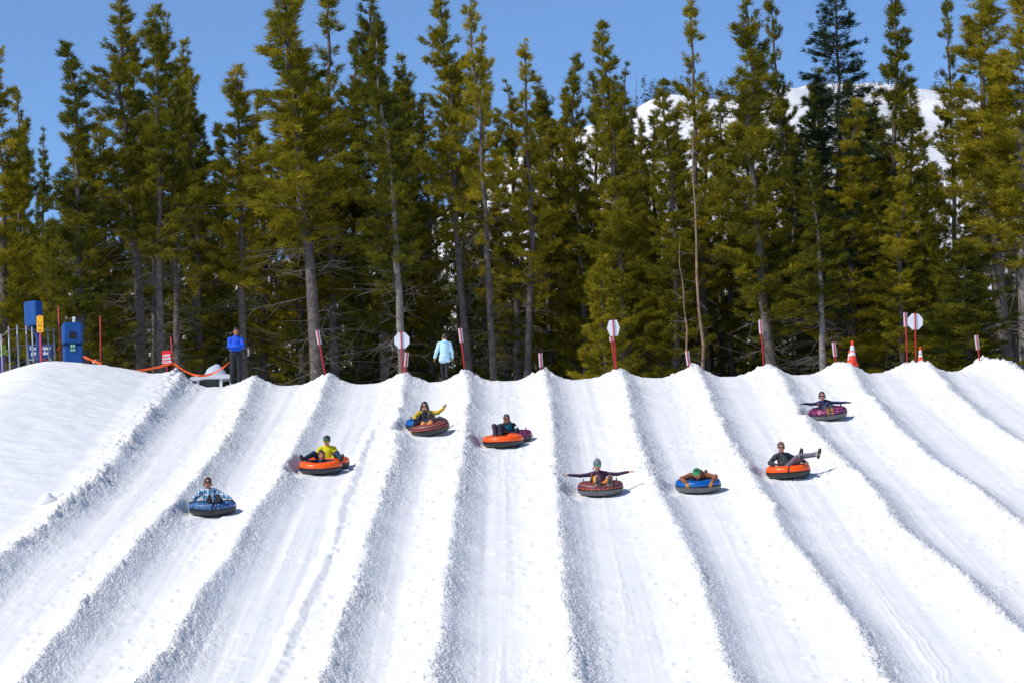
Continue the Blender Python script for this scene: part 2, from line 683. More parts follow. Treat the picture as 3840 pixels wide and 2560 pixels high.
gx = np.concatenate([np.linspace(-1500, -160, 20, endpoint=False), np.linspace(-160, 160, 161), np.linspace(160, 1500, 21)[1:]])
gy = np.concatenate([np.linspace(-150, 30, 16, endpoint=False), np.linspace(30, 130, 81, endpoint=False), np.linspace(130, 500, 75, endpoint=False), np.linspace(500, 2600, 22)])
GX, GY = np.meshgrid(gx, gy)
gv = np.stack([GX, GY, far_z(GX, GY)], -1).reshape(-1, 3)
ii = np.arange(GX.size).reshape(GX.shape)
quads = np.stack([ii[:-1, :-1], ii[:-1, 1:], ii[1:, 1:], ii[1:, :-1]], -1).reshape(-1, 4)
me = mesh_from('snow_ground', gv, quads, [SNOW], smooth=True)
att = me.attributes.new('rough', 'FLOAT', 'POINT')
att.data.foreach_set('value', np.full(GX.size, 0.3, dtype=np.float32))
tag(link('snow_ground', me), 'snow covered ground rising to the white mountain behind the forest', 'ground', kind='structure')

# ------------------------------------------------------------------ trees
def foliage_mat(name, c1, c2, c3):
    m = bpy.data.materials.new(name)
    m.use_nodes = True
    nt = m.node_tree
    out = nt.nodes['Material Output']
    p = nt.nodes['Principled BSDF']
    p.inputs['Roughness'].default_value = 0.7
    p.inputs['Specular IOR Level'].default_value = 0.06
    a = nt.nodes.new('ShaderNodeAttribute')
    a.attribute_name = 'tint'
    oi = nt.nodes.new('ShaderNodeObjectInfo')
    v = mth(nt, 'MULTIPLY_ADD', oi.outputs['Random'], 0.5, mth(nt, 'MULTIPLY_ADD', a.outputs['Fac'], 0.7, -0.1))
    r = ramp(nt, [(0.0, c1), (0.5, c2), (1.0, c3)], 'LINEAR')
    nt.links.new(v, r.inputs[0])
    nt.links.new(r.outputs[0], p.inputs['Base Color'])
    tr = nt.nodes.new('ShaderNodeBsdfTranslucent')
    nt.links.new(r.outputs[0], tr.inputs['Color'])
    mx = nt.nodes.new('ShaderNodeMixShader')
    mx.inputs[0].default_value = 0.38
    nt.links.new(p.outputs[0], mx.inputs[1])
    nt.links.new(tr.outputs[0], mx.inputs[2])
    nt.links.new(mx.outputs[0], out.inputs[0])
    return m


PINE = foliage_mat('pine_needles', (0.036, 0.054, 0.011, 1), (0.225, 0.200, 0.016, 1), (0.520, 0.405, 0.030, 1))
FIR = foliage_mat('fir_needles', (0.018, 0.032, 0.016, 1), (0.030, 0.050, 0.022, 1), (0.045, 0.065, 0.026, 1))
FARF = foliage_mat('far_needles', (0.035, 0.05, 0.04, 1), (0.05, 0.065, 0.05, 1), (0.07, 0.08, 0.06, 1))
BARK = mat('pine_bark', (0.115, 0.092, 0.080), rough=0.95, bump=0.9, bscale=14, vary=0.45, vscale=5)
PALE_BARK = mat('pale_bark', (0.20, 0.175, 0.155), rough=0.95, bump=0.9, bscale=14, vary=0.35, vscale=5)
DEADWOOD = mat('dead_twigs', (0.125, 0.108, 0.095), rough=0.95, vary=0.4, vscale=3)
SNAG = mat('snag_wood', (0.26, 0.165, 0.105), rough=0.9, bump=0.5, bscale=20, vary=0.35, vscale=3)
RUST = mat('rust_needles', (0.16, 0.05, 0.02), rough=0.9)


def sticks(p0, p1, r0, r1, n=3):
    """vectorised thin tapered sticks"""
    p0, p1 = np.asarray(p0, float), np.asarray(p1, float)
    d = p1 - p0
    d /= np.linalg.norm(d, axis=1, keepdims=True) + 1e-9
    ref = np.where(np.abs(d[:, 2:3]) > 0.9, [[1.0, 0, 0]], [[0, 0, 1.0]])
    a = np.cross(d, ref)
    a /= np.linalg.norm(a, axis=1, keepdims=True) + 1e-9
    b = np.cross(d, a)
    N = len(p0)
    v = np.zeros((N, 2 * n, 3))
    for k in range(n):
        t = 2 * math.pi * k / n
        o = a * math.cos(t) + b * math.sin(t)
        v[:, k] = p0 + o * np.reshape(r0, (-1, 1))
        v[:, n + k] = p1 + o * np.reshape(r1, (-1, 1))
    base = (np.arange(N) * 2 * n)[:, None]
    f = np.concatenate([base + np.array([[k, (k + 1) % n, n + (k + 1) % n, n + k]]) for k in range(n)], 0)
    return v.reshape(-1, 3), f


def tufts(P, D, L, W, nb, r, face):
    """needle tufts: nb narrow kite blades at each point P around direction D"""
    N = len(P)
    dirs = D[:, None, :] + r.normal(0, 0.62, (N, nb, 3))
    dirs /= np.linalg.norm(dirs, axis=2, keepdims=True) + 1e-9
    V = D[:, None, :] * 0.0 + face[:, None, :] + r.normal(0, 0.45, (N, nb, 3))
    side = np.cross(dirs, V)
    side /= np.linalg.norm(side, axis=2, keepdims=True) + 1e-9
    ln = L[:, None, None] * r.uniform(0.7, 1.2, (N, nb, 1))
    w = W[:, None, None] * r.uniform(0.7, 1.3, (N, nb, 1))
    b = P[:, None, :] + r.normal(0, 0.03, (N, nb, 3))
    q = np.stack([b - side * w * 0.85, b + side * w * 0.85, b + dirs * ln], 2)
    v = q.reshape(-1, 3)
    f = np.arange(len(v)).reshape(-1, 3)
    return v, f


def grow(seed, H=16.0, cb=0.2, R=1.4, dens=1.0, style='pine', coarse=1.0, dead=1.0):
    """returns trunk, crown, twigs as (verts, faces); crown also tint"""
    r = np.random.default_rng(seed)
    # trunk
    nseg = 14
    hs = np.linspace(0, 1, nseg)
    cx = np.cumsum(r.normal(0, 0.018, nseg)) * hs
    cy = np.cumsum(r.normal(0, 0.018, nseg)) * hs
    cx -= cx[-1] * hs
    cy -= cy[-1] * hs
    r0 = 0.0065 * H + 0.02
    tb = MB()
    tb.tube([(cx[i] * H * 0.3, cy[i] * H * 0.3, hs[i] * H - (0.6 if i == 0 else 0)) for i in range(nseg)],
            [r0 * (1 - 0.93 * h) * (1.25 if i == 0 else 1) + 0.012 for i, h in enumerate(hs)], n=9)
    axis = lambda h: np.stack([np.interp(h / H, hs, cx) * H * 0.3, np.interp(h / H, hs, cy) * H * 0.3, h], -1)
    # live branches
    nbr = int(dens * (16 if style == 'pine' else 15) * H * (1 - cb) / coarse ** 0.5)
    t = r.random(nbr) ** 0.9
    h = (cb + (1 - cb) * t) * H * 0.995
    if style == 'fir':
        prof = (1 - t) ** 0.55 * np.minimum(1, 0.5 + t / 0.2) + 0.03
        h = np.round(h / 0.42) * 0.42 + r.normal(0, 0.05, nbr)
        h = np.clip(h, cb * H, H * 0.99)
        elev = np.radians(-12 + 48 * t ** 1.6 + r.normal(0, 5, nbr))
    else:
        prof = (1 - t) ** 0.72 * (0.5 + 0.5 * np.minimum(1, t / 0.18)) + 0.075
        elev = np.radians(2 + 42 * t + r.normal(0, 12, nbr))
    az_ = r.random(nbr) * 2 * np.pi
    clump = 0.78 + 0.34 * np.sin(az_ * 2 + h * 1.1 + seed) * np.sin(h * 2.3 + az_ + seed * 2)
    L = R * prof * r.uniform(0.5, 1.12, nbr) * clump
    d = np.stack([np.cos(az_) * np.cos(elev), np.sin(az_) * np.cos(elev), np.sin(elev)], -1)
    b0 = axis(h)
    lift = 0.22 if style == 'pine' else 0.02
    def pos(i, s):
        p = b0[i] + d[i] * (L[i] * s)[:, None]
        p[:, 2] += lift * L[i] * s ** 2
        return p
    # tufts along the branches
    step = 0.125 * coarse ** 0.5
    nt = np.maximum(2, (L / step * ((3.6 if coarse < 1.5 else 1.9) if style == 'pine' else 1.5)).astype(int))
    idx = np.repeat(np.arange(nbr), nt)
    s = 1 - r.random(len(idx)) ** 1.7 * 0.75
    P = pos(idx, s)
    lat = np.stack([-np.sin(az_[idx]), np.cos(az_[idx]), np.zeros(len(idx))], -1)
    spread = (0.30 if style == 'fir' else 0.20) * L[idx] * (1.12 - s)
    off = r.normal(0, 1, len(idx))
    P += lat * (off * (spread + 0.03))[:, None]
    P[:, 2] += r.normal(0, 0.05 if style == 'pine' else 0.02, len(idx))
    up = np.array([0, 0, 1.0])
    if style == 'pine':
        D = d[idx] * 0.75 + up * 0.55 + lat * (0.35 * np.sign(off))[:, None]
    else:
        D = d[idx] * 0.9 + lat * (0.8 * np.sign(off))[:, None] - up * 0.05
    Lt = np.full(len(idx), 0.175 * coarse ** 0.5) * r.uniform(0.8, 1.25, len(idx))
    Wt = np.full(len(idx), 0.0145 * coarse)
    nb = 11 if coarse < 1.5 else 7
    out = np.stack([np.cos(az_[idx]), np.sin(az_[idx]), np.full(len(idx), 0.55)], -1) + r.normal(0, 0.55, (len(idx), 3))
    v, f = tufts(P, D, Lt, Wt, nb, r, out)
    tint = np.clip(r.normal(0.5, 0.17, nbr)[idx] + r.normal(0, 0.12, len(idx)), 0, 1)
    tint = np.repeat(tint, nb * 3)
    # wood of the live branches and dead lower twigs
    k = np.arange(nbr)
    w0, wf = sticks(b0, pos(k, np.full(nbr, 0.9)), 0.006 + 0.008 * L, np.full(nbr, 0.004))
    nd = int(dead * 5.0 * H * max(cb, 0.12) / coarse)
    hd = r.uniform(0.1 * H, (cb + 0.12) * H, nd)
    ad = r.random(nd) * 2 * np.pi
    ed = np.radians(r.normal(-4, 16, nd))
    Ld = R * r.uniform(0.25, 1.0, nd) * 0.75
    dd = np.stack([np.cos(ad) * np.cos(ed), np.sin(ad) * np.cos(ed), np.sin(ed)], -1)
    q0 = axis(hd)
    q1 = q0 + dd * (Ld * 0.55)[:, None]
    q2 = q0 + dd * Ld[:, None] + np.stack([r.normal(0, .1, nd), r.normal(0, .1, nd), r.normal(-0.08, .12, nd)], -1)
    s1 = sticks(q0, q1, np.full(nd, 0.017), np.full(nd, 0.011))
    s2 = sticks(q1, q2, np.full(nd, 0.011), np.full(nd, 0.004))
    nt2 = nd * 5
    j = r.integers(0, nd, nt2)
    ss = r.uniform(0.25, 1, nt2)
    g0 = q0[j] + dd[j] * (Ld[j] * ss)[:, None]
    gd = dd[j] * 0.6 + r.normal(0, 0.55, (nt2, 3))
    g1 = g0 + gd * (0.22 + 0.3 * r.random(nt2))[:, None] * R
    s3 = sticks(g0, g1, np.full(nt2, 0.008), np.full(nt2, 0.003))
    parts = [(w0, wf), s1, s2, s3]
    wv, wfaces, o = [], [], 0
    for a_, b_ in parts:
        wv.append(a_)
        wfaces.append(b_ + o)
        o += len(a_)
    return (np.array(tb.v), tb.f), (v, f, tint), (np.concatenate(wv), np.concatenate(wfaces))


class Proto:
    def __init__(s, seed, needle, bark=None, **kw):
        s.H = kw.get('H', 16.0)
        tr, cr, tw = grow(seed, **kw)
        s.raw = (tr, cr, tw)
        s.trunk = mesh_from('trunk', tr[0], tr[1], [bark or BARK], smooth=True)
        s.crown = mesh_from('crown', cr[0], cr[1], [needle])
        a = s.crown.attributes.new('tint', 'FLOAT', 'POINT')
        a.data.foreach_set('value', cr[2].astype(np.float32))
        s.twigs = mesh_from('branches', tw[0], tw[1], [DEADWOOD])


PR = {
    'full1': Proto(101, PINE, H=16, cb=0.10, R=1.5, dens=1.05),
    'full2': Proto(102, PINE, H=16, cb=0.16, R=1.5, dens=1.0),
    'full3': Proto(103, PINE, H=16, cb=0.05, R=1.5, dens=1.1),
    'bare1': Proto(104, PINE, H=16, cb=0.36, R=1.5, dens=1.1, dead=1.3),
    'bare2': Proto(105, PINE, H=16, cb=0.42, R=1.5, dens=1.05, dead=1.4),
    'bare3': Proto(106, PINE, H=16, cb=0.30, R=1.5, dens=1.0, bark=PALE_BARK, dead=1.5),
    'thin1': Proto(107, PINE, H=16, cb=0.40, R=1.4, dens=0.55, dead=1.0),
    'thin2': Proto(108, PINE, H=16, cb=0.28, R=1.4, dens=0.6, dead=1.2),
    'spire': Proto(109, PINE, H=16, cb=0.18, R=1.25, dens=0.85),
    'bare4': Proto(112, PINE, H=16, cb=0.46, R=1.5, dens=1.15, dead=1.6),
    'full4': Proto(113, PINE, H=16, cb=0.22, R=1.5, dens=0.95, dead=1.4),
    'spire2': Proto(114, PINE, H=16, cb=0.25, R=1.25, dens=0.95, dead=1.2),
    'young': Proto(110, PINE, H=8, cb=0.06, R=1.4, dens=1.5, dead=0.6),
    'fir': Proto(111, FIR, H=16, cb=0.15, R=2.4, dens=2.1, style='fir', dead=0.5),
}
RREF = {'full1': 1.5, 'full2': 1.5, 'full3': 1.5, 'bare1': 1.5, 'bare2': 1.5, 'bare3': 1.5, 'thin1': 1.4, 'thin2': 1.4, 'spire': 1.25, 'bare4': 1.5, 'full4': 1.5, 'spire2': 1.25, 'young': 1.4, 'fir': 2.4}
SC = 3840 / 2352.0


def place_tree(tx, ty, bx, Y, R, kind, label, name='pine_tree', spin=None, group='pines of the forest behind the crest'):
    P = PR[kind]
    b = at(bx * SC, 1430, Y)
    base = Vector((b.x, Y, ground_z(b.x, Y) - 0.15))
    tip = at(tx * SC, ty * SC, Y)
    d = tip - base
    H = d.length
    rot = Vector((0, 0, 1)).rotation_difference(d.normalized()).to_matrix().to_4x4()
    sz = H / P.H
    sx = 1.38 * R / RREF[kind]
    spin = random.uniform(0, 6.283) if spin is None else spin
    M = Matrix.Translation(base) @ rot @ Matrix.Rotation(spin, 4, 'Z') @ Matrix.Diagonal((sx, sx, sz, 1))
    root = empty(name, m4=M)
    tag(root, label, 'tree', group)
    for nm, me_ in (('trunk', P.trunk), ('crown', P.crown), ('branches', P.twigs)):
        c_ = link(nm, me_, root)
        if nm != 'trunk':
            c_['kind'] = 'stuff'
    return root


TREES = [
    (2, 112, 8, 104, 1.7, 'full2', 'tall dark pine cut by the left edge of the photo'),
    (148, 97, 205, 100, 1.75, 'full1', 'yellow-olive pine with slanting trunk just behind the blue padded box'),
    (275, -12, 325, 102, 1.9, 'bare2', 'very tall pine with long bare grey trunk left of the red ramp sign'),
    (358, 12, 372, 101, 1.6, 'bare1', 'tall pine whose grey trunk stands directly behind the red ramp sign'),
    (388, 28, 412, 104, 1.25, 'thin1', 'thin pine with sparse twiggy top right of the red ramp sign'),
    (447, 178, 455, 108, 1.7, 'full2', 'full pine rising between red ramp sign and blue-jacketed attendant'),
    (545, 150, 565, 103, 1.6, 'bare1', 'pointed pine rising straight above the blue-jacketed attendant'),
    (640, -60, 735, 100, 2.35, 'bare1', 'broad massive pine with dark leaning trunk behind the leftmost lane marker'),
    (757, -40, 775, 108, 1.9, 'thin2', 'brownish open-crowned pine between two massive pines left of centre'),
    (858, -60, 885, 107, 1.8, 'full2', 'tall shadowy pine behind the slender pale-trunked pine'),
    (864, 62, 931, 99, 1.45, 'bare3', 'slender pine with long pale slanting trunk above the left octagon sign'),
    (1008, -25, 1093, 104, 1.5, 'bare2', 'tall open pine with grey trunk just right of the pale blue jacket'),
    (1083, -40, 1137, 102, 1.2, 'thin1', 'spindly half-bare pine with reddish upper trunk near the centre'),
    (1108, 66, 1122, 109, 1.2, 'spire', 'narrow green spire half hidden behind the spindly half-bare pine'),
    (1163, 188, 1188, 107, 1.25, 'spire', 'shorter narrow pine just left of the twisted dark spire'),
    (1205, 88, 1212, 104, 1.35, 'thin2', 'twisted dark spire with bare trunk behind the short centre marker'),
    (1325, 128, 1345, 106, 1.45, 'full1', 'pine with twin-looking top left of the sharp central spire'),
    (1383, 46, 1430, 103, 1.5, 'full3', 'tall sharp spire rising above the hexagonal sign'),
    (1438, 150, 1447, 111, 1.15, 'spire', 'small spire just right of the sharp central spire'),
    (1472, 275, 1484, 106, 1.05, 'full1', 'slim dark pine in front of the snowy slope, left of the bushy one'),
    (1525, 180, 1548, 102, 1.45, 'full3', 'bushy pine in front of the snowy mountain, left of the dead snag'),
    (1587, -15, 1630, 108, 1.45, 'thin2', 'very tall thin pine with dark trunk behind the pale dead snag'),
    (1695, -40, 1780, 101, 1.9, 'full2', 'tall full pine with bent trunk behind the long right-hand marker pole'),
    (1765, -25, 1834, 110, 1.35, 'thin2', 'tall narrow pine squeezed left of the dark layered fir'),
    (1862, 345, 1893, 99, 1.25, 'bare3', 'shorter pine with pale thin trunk left of the orange cones'),
    (2043, -40, 2047, 107, 1.75, 'full1', 'very tall olive pine just right of the dark layered fir'),
    (1970, 225, 1962, 102, 1.8, 'full3', 'thick olive pine standing right behind the big orange cone'),
    (2062, 350, 2078, 100, 1.25, 'full2', 'mid-height pine directly behind the right octagon sign'),
    (2143, 385, 2153, 103, 1.05, 'young', 'golden-green young pine right of the right octagon sign'),
    (2172, -25, 2207, 109, 1.15, 'thin2', 'thin open spire with sky on both sides near the right edge'),
    (2258, -40, 2325, 103, 2.5, 'bare1', 'broad pine with drooping dead lower branches near the right edge'),
    (2350, -50, 2358, 101, 2.4, 'bare3', 'big pine cut off by the right edge of the photo'),
    (2215, 560, 2225, 98, 2.1, 'young', 'low bushy pine in the right corner beside the last lane marker'),
    (232, 262, 243, 111, 1.35, 'full3', 'half hidden pine between the slanting olive pine and its tall neighbour'),
    (500, 285, 508, 112, 1.4, 'full1', 'dark half hidden pine just left of the pine above the attendant'),
    (690, 300, 690, 108, 1.7, 'full2', 'dense pine filling the gap behind the broad massive pine'),
    (945, 235, 955, 112, 1.5, 'full1', 'dark pine in the gap left of the open grey-trunked pine'),
    (1268, 272, 1276, 109, 1.5, 'full3', 'dense dark pine filling the gap right of the twisted spire'),
    (1820, 330, 1825, 108, 1.3, 'full1', 'shaded pine behind the shorter pale-trunked pine'),
    (62, 278, 68, 132, 1.5, 'spire', 'small far pine peeking out right of the left edge pine'),
    (100, 300, 106, 140, 1.3, 'spire', 'tiny far pine top left of the slanting yellow-olive pine'),
    (1640, 300, 1660, 112, 1.1, 'thin1', 'skinny pine with see-through crown against the snowy slope'),
    (1385, 590, 1392, 99, 1.2, 'young', 'low dense pine directly behind the hexagonal sign'),
    (120, 520, 130, 103, 1.2, 'young', 'low pine behind the tall blue padded post'),
]
for t in TREES:
    place_tree(*t)
place_tree(1912, -45, 1937, 103, 2.5, 'fir', 'dark green fir with layered flat branches among olive pines', name='fir_tree')


# second rank, half hidden in the gaps of the first: (tip x, tip y, depth, radius, kind)
HANDLES = [(8, 'the left edge pine'), (205, 'the slanting yellow-olive pine'), (325, 'the very tall bare-trunked pine'), (412, 'the thin twiggy-topped pine'), (565, 'the pine above the attendant'), (735, 'the broad massive pine'),
           (800, 'the brownish open pine'), (931, 'the slender pale-trunked pine'), (1093, 'the open grey-trunked pine'), (1137, 'the spindly half-bare pine'), (1212, 'the twisted dark spire'), (1345, 'the twin-topped pine'), (1430, 'the sharp central spire'),
           (1548, 'the bushy pine'), (1613, 'the pale dead snag'), (1780, 'the bent-trunked pine'), (1893, 'the short pale-trunked pine'), (1937, 'the dark layered fir'), (2047, 'the tall olive pine'), (2153, 'the golden young pine'), (2207, 'the thin open spire'), (2325, 'the broad right-hand pine'), (2358, 'the right edge pine')]
SECOND = [(38, 205, 112, 1.3, 'full4'), (182, 300, 110, 1.3, 'bare4'), (308, 120, 113, 1.4, 'full4'), (338, 240, 109, 1.2, 'bare2'), (422, 95, 112, 1.3, 'bare4'), (592, 225, 111, 1.4, 'full4'), (672, 90, 112, 1.5, 'bare4'), (720, 150, 110, 1.4, 'bare2'),
          (812, 95, 113, 1.5, 'full4'), (922, 130, 113, 1.4, 'bare4'), (972, 215, 110, 1.2, 'spire2'), (1048, 150, 112, 1.2, 'bare4'), (1142, 250, 111, 1.1, 'spire2'), (1235, 180, 112, 1.3, 'bare4'), (1298, 205, 110, 1.3, 'full4'), (1360, 165, 112, 1.2, 'spire2'),
          (1408, 215, 113, 1.2, 'bare4'), (1452, 250, 109, 1.2, 'full4'), (1502, 255, 112, 1.2, 'spire2'), (1555, 250, 113, 1.3, 'full4'), (1612, 190, 114, 1.2, 'spire2'), (1655, 235, 110, 1.3, 'full4'), (1718, 185, 113, 1.4, 'bare4'), (1742, 120, 114, 1.2, 'spire2'),
          (1800, 230, 111, 1.4, 'full4'), (1882, 160, 113, 1.4, 'bare4'), (1945, 190, 110, 1.5, 'full4'), (2010, 215, 112, 1.4, 'bare4'), (2088, 180, 113, 1.3, 'spire2'), (2118, 320, 110, 1.2, 'full4'), (2232, 290, 112, 1.4, 'full4'), (2300, 140, 113, 1.5, 'bare4')]
seen_pairs = {}
for tx, ty, Y, R, kind in SECOND:
    bx = tx + 26 + random.uniform(-6, 8)
    l_ = [h for x_, h in HANDLES if x_ <= bx][-1]
    r_ = [h for x_, h in HANDLES if x_ > bx]
    key = (l_, r_[0] if r_ else '')
    n_ = seen_pairs.get(key, 0)
    seen_pairs[key] = n_ + 1
    lead = ('half hidden pine', 'second half hidden pine', 'third half hidden pine', 'fourth half hidden pine')[n_]
    place_tree(tx, ty, bx, Y, R * 1.05, kind, f'{lead} between {l_} and {r_[0]}' if r_ else f'{lead} right of {l_}', group='second rank of pines')


# the pale dead snag
def snag(tx, ty, bx, Y, label, r0=0.13):
    b = at(bx * SC, 1430, Y)
    base = Vector((b.x, Y, ground_z(b.x, Y) - 0.3))
    tip = at(tx * SC, ty * SC, Y)
    root = empty('dead_snag', base)
    tag(root, label, 'tree', 'dead trees in the forest')
    mb = MB()
    n = 9
    r = np.random.default_rng(int(tx))
    pts = [(tip - base) * (i / (n - 1)) + Vector((r.normal(0, .04), r.normal(0, .04), 0)) for i in range(n)]
    mb.tube(pts, [r0 * (1 - 0.8 * i / (n - 1)) for i in range(n)], n=8)
    mb.build('trunk', SNAG, root, smooth=True)
    nb = 26
    hh = r.uniform(0.15, 0.97, nb)
    p0 = np.array([list((tip - base) * h) for h in hh])
    a = r.random(nb) * 6.28
    ln = r.uniform(0.2, 0.9, nb)
    p1 = p0 + np.stack([np.cos(a) * ln, np.sin(a) * ln, r.normal(0, .25, nb)], -1)
    v, f = sticks(p0, p1, np.full(nb, 0.018), np.full(nb, 0.005))
    tag(link('branches', mesh_from('branches', v, f, [DEADWOOD]), root), kind='stuff')
    return root


snag(1590, 318, 1613, 100.5, 'pale orange bark-stripped dead trunk right of the bushy pine', 0.085)
sg = snag(1560, 560, 1590, 100, 'thin broken grey dead trunk left of the pale orange snag', 0.06)

# dense dark wood behind and between the single trees: one mass nobody could count
cv, cf, ct, wv_, wf_ = [], [], [], [], []
o1 = o2 = 0
fillp = [grow(200 + i, H=12, cb=0.10, R=1.9, dens=0.78, coarse=2.3, dead=0.9) for i in range(3)]
frng = np.random.default_rng(5)
NF = 126
for i in range(NF + 30):
    px = -80 + 2520 * (i - 14 + frng.uniform(-.4, .4)) / (NF - 14)
    Y = frng.uniform(117, 148)
    if i < 14:                                      # the wood goes on beside the frame
        px = (-420 + 50 * i) if i < 7 else (2440 + 50 * (i - 7))
        Y = frng.uniform(104, 120)
    if i >= NF:                                     # a rear rank closing the last gaps
        px = -80 + 2520 * (i - NF + frng.uniform(-.3, .3)) / 30
        Y = frng.uniform(150, 170)
    # keep below the skyline of the single trees
    sky_y = np.interp(px, [-80, 30, 90, 200, 300, 500, 600, 900, 1000, 1130, 1200, 1300, 1420, 1470, 1650, 1700, 1900, 2050, 2120, 2180, 2300, 2450],
                      [420, 430, 520, 430, 330, 420, 330, 330, 420, 450, 450, 420, 430, 480, 480, 440, 380, 400, 560, 560, 420, 400])
    ty = sky_y + (frng.uniform(0, 130) if i < NF else 60)
    b = at(px * SC, 1430, Y)
    H = at(px * SC, ty * SC, Y).z - ground_z(b.x, Y)
    tr, cr, tw = fillp[i % 3]
    ang = frng.uniform(0, 6.28)
    sx = frng.uniform(0.9, 1.25) * (1.0 if i < NF else 1.7)
    c, s = math.cos(ang) * sx, math.sin(ang) * sx
    Mx = np.array([[c, -s, 0], [s, c, 0], [0, 0, H / 12.0]])
    off = np.array([b.x, Y, ground_z(b.x, Y) - 0.2])
    cv.append(cr[0] @ Mx.T + off)
    cf.append(cr[1] + o1)
    ct.append(cr[2] * 0.8 + frng.uniform(-0.2, 0.2))
    o1 += len(cr[0])
    # trunk as a stick plus twigs
    ts = sticks([[0, 0, -0.5]], [[0, 0, 12]], [0.14], [0.02], 6)
    for a_, b_ in (ts, tw):
        wv_.append(a_ @ Mx.T + off)
        wf_.append(b_ + o2)
        o2 += len(a_)
# low scrub pines right behind the crest, hugging the ground
sc_p = [grow(230 + i, H=5, cb=0.02, R=1.35, dens=1.3, coarse=1.6, dead=2.5) for i in range(3)]
for i in range(34):
    px = -60 + 2480 * (i + frng.uniform(-.4, .4)) / 34
    Y = frng.uniform(107, 120)
    b = at(px * SC, 1430, Y)
    tr, cr, tw = sc_p[i % 3]
    ang = frng.uniform(0, 6.28)
    sx = frng.uniform(0.9, 1.4)
    c, s = math.cos(ang) * sx, math.sin(ang) * sx
    Mx = np.array([[c, -s, 0], [s, c, 0], [0, 0, frng.uniform(0.9, 1.7)]])
    off = np.array([b.x, Y, ground_z(b.x, Y) - 0.2])
    cv.append(cr[0] @ Mx.T + off)
    cf.append(cr[1] + o1)
    ct.append(cr[2] * 0.8 + frng.uniform(-0.25, 0.1))
    o1 += len(cr[0])
    wv_.append(tw[0] @ Mx.T + off)
    wf_.append(tw[1] + o2)
    o2 += len(tw[0])
wood = empty('forest_mass', (0, 125, ground_z(0, 125)))
tag(wood, 'dense dark pine wood filling the shade behind the single trees', 'forest', kind='stuff')
inv = Matrix.Translation((0, -125, -ground_z(0, 125)))
m1 = mesh_from('foliage', np.concatenate(cv), np.concatenate(cf), [PINE])
a = m1.attributes.new('tint', 'FLOAT', 'POINT')
a.data.foreach_set('value', np.concatenate(ct).astype(np.float32))
tag(link('foliage', m1, wood, m4=inv), kind='stuff')
tag(link('branches', mesh_from('branches', np.concatenate(wv_), np.concatenate(wf_), [DEADWOOD]), wood, m4=inv), kind='stuff')

# far trees on the mountain's shoulder
far_fir = grow(301, H=7, cb=0.05, R=1.5, dens=0.6, style='fir', coarse=2.5, dead=0.2)
far_dead = grow(302, H=7, cb=0.55, R=0.55, dens=0.2, coarse=2.5, dead=1.6)
far_dead[2][0][:, :2] *= 2.0
FAR = [
    (2319, 296, 2322, 480, 'f', 'far dusky fir left of the pair on the mountain shoulder'),
    (2384, 277, 2388, 470, 'd', 'far bare grey tree beside the blue-green firs on the skyline'),
    (2414, 283, 2418, 455, 'f', 'taller of two blue-green firs on the far skyline'),
    (2447, 298, 2450, 445, 'f', 'shorter of two blue-green firs on the far skyline'),
    (2539, 283, 2541, 420, 'd', 'far bare tree above the snow left of the very tall thin pine'),
    (2560, 312, 2562, 425, 'd', 'far grey leafless tree tucked beside the very tall thin pine'),
    (2688, 315, 2690, 410, 'd', 'far bare tree on the skyline right of the very tall thin pine'),
    (2722, 308, 2724, 410, 'd', 'far russet bare tree touching the bent-trunked pine'),
    (3497, 372, 3498, 405, 'd', 'far leafless trunk on the snow ridge near the right edge'),
    (3470, 385, 3471, 412, 'd', 'small far bare tree left on the right-hand snow ridge'),
]
mf = mesh_from('crown', far_fir[1][0], far_fir[1][1], [FARF])
mf.attributes.new('tint', 'FLOAT', 'POINT').data.foreach_set('value', far_fir[1][2].astype(np.float32))
mft = mesh_from('trunk', far_fir[0][0], far_fir[0][1], [BARK])
mfw = mesh_from('branches', far_dead[2][0], far_dead[2][1], [DEADWOOD])
mfd = mesh_from('trunk', far_dead[0][0], far_dead[0][1], [DEADWOOD])
for tx, ty, bx, by, k, lab in FAR:
    Y = HY - 4
    p = at(bx, by, Y)
    z = float(far_z(np.array([p.x]), np.array([Y]))[0]) - 0.3
    H = at(tx, ty, Y).z - z
    root = empty('far_fir' if k == 'f' else 'far_bare_tree', m4=Matrix.Translation((p.x, Y, z)) @ Matrix.Rotation(random.uniform(0, 6), 4, 'Z') @ Matrix.Diagonal((1.1, 1.1, H / 7, 1)))
    tag(root, lab, 'tree', 'far trees on the mountain')
    if k == 'f':
        link('trunk', mft, root)
        tag(link('crown', mf, root), kind='stuff')
    else:
        link('trunk', mfd, root)
        tag(link('branches', mfw, root), kind='stuff')
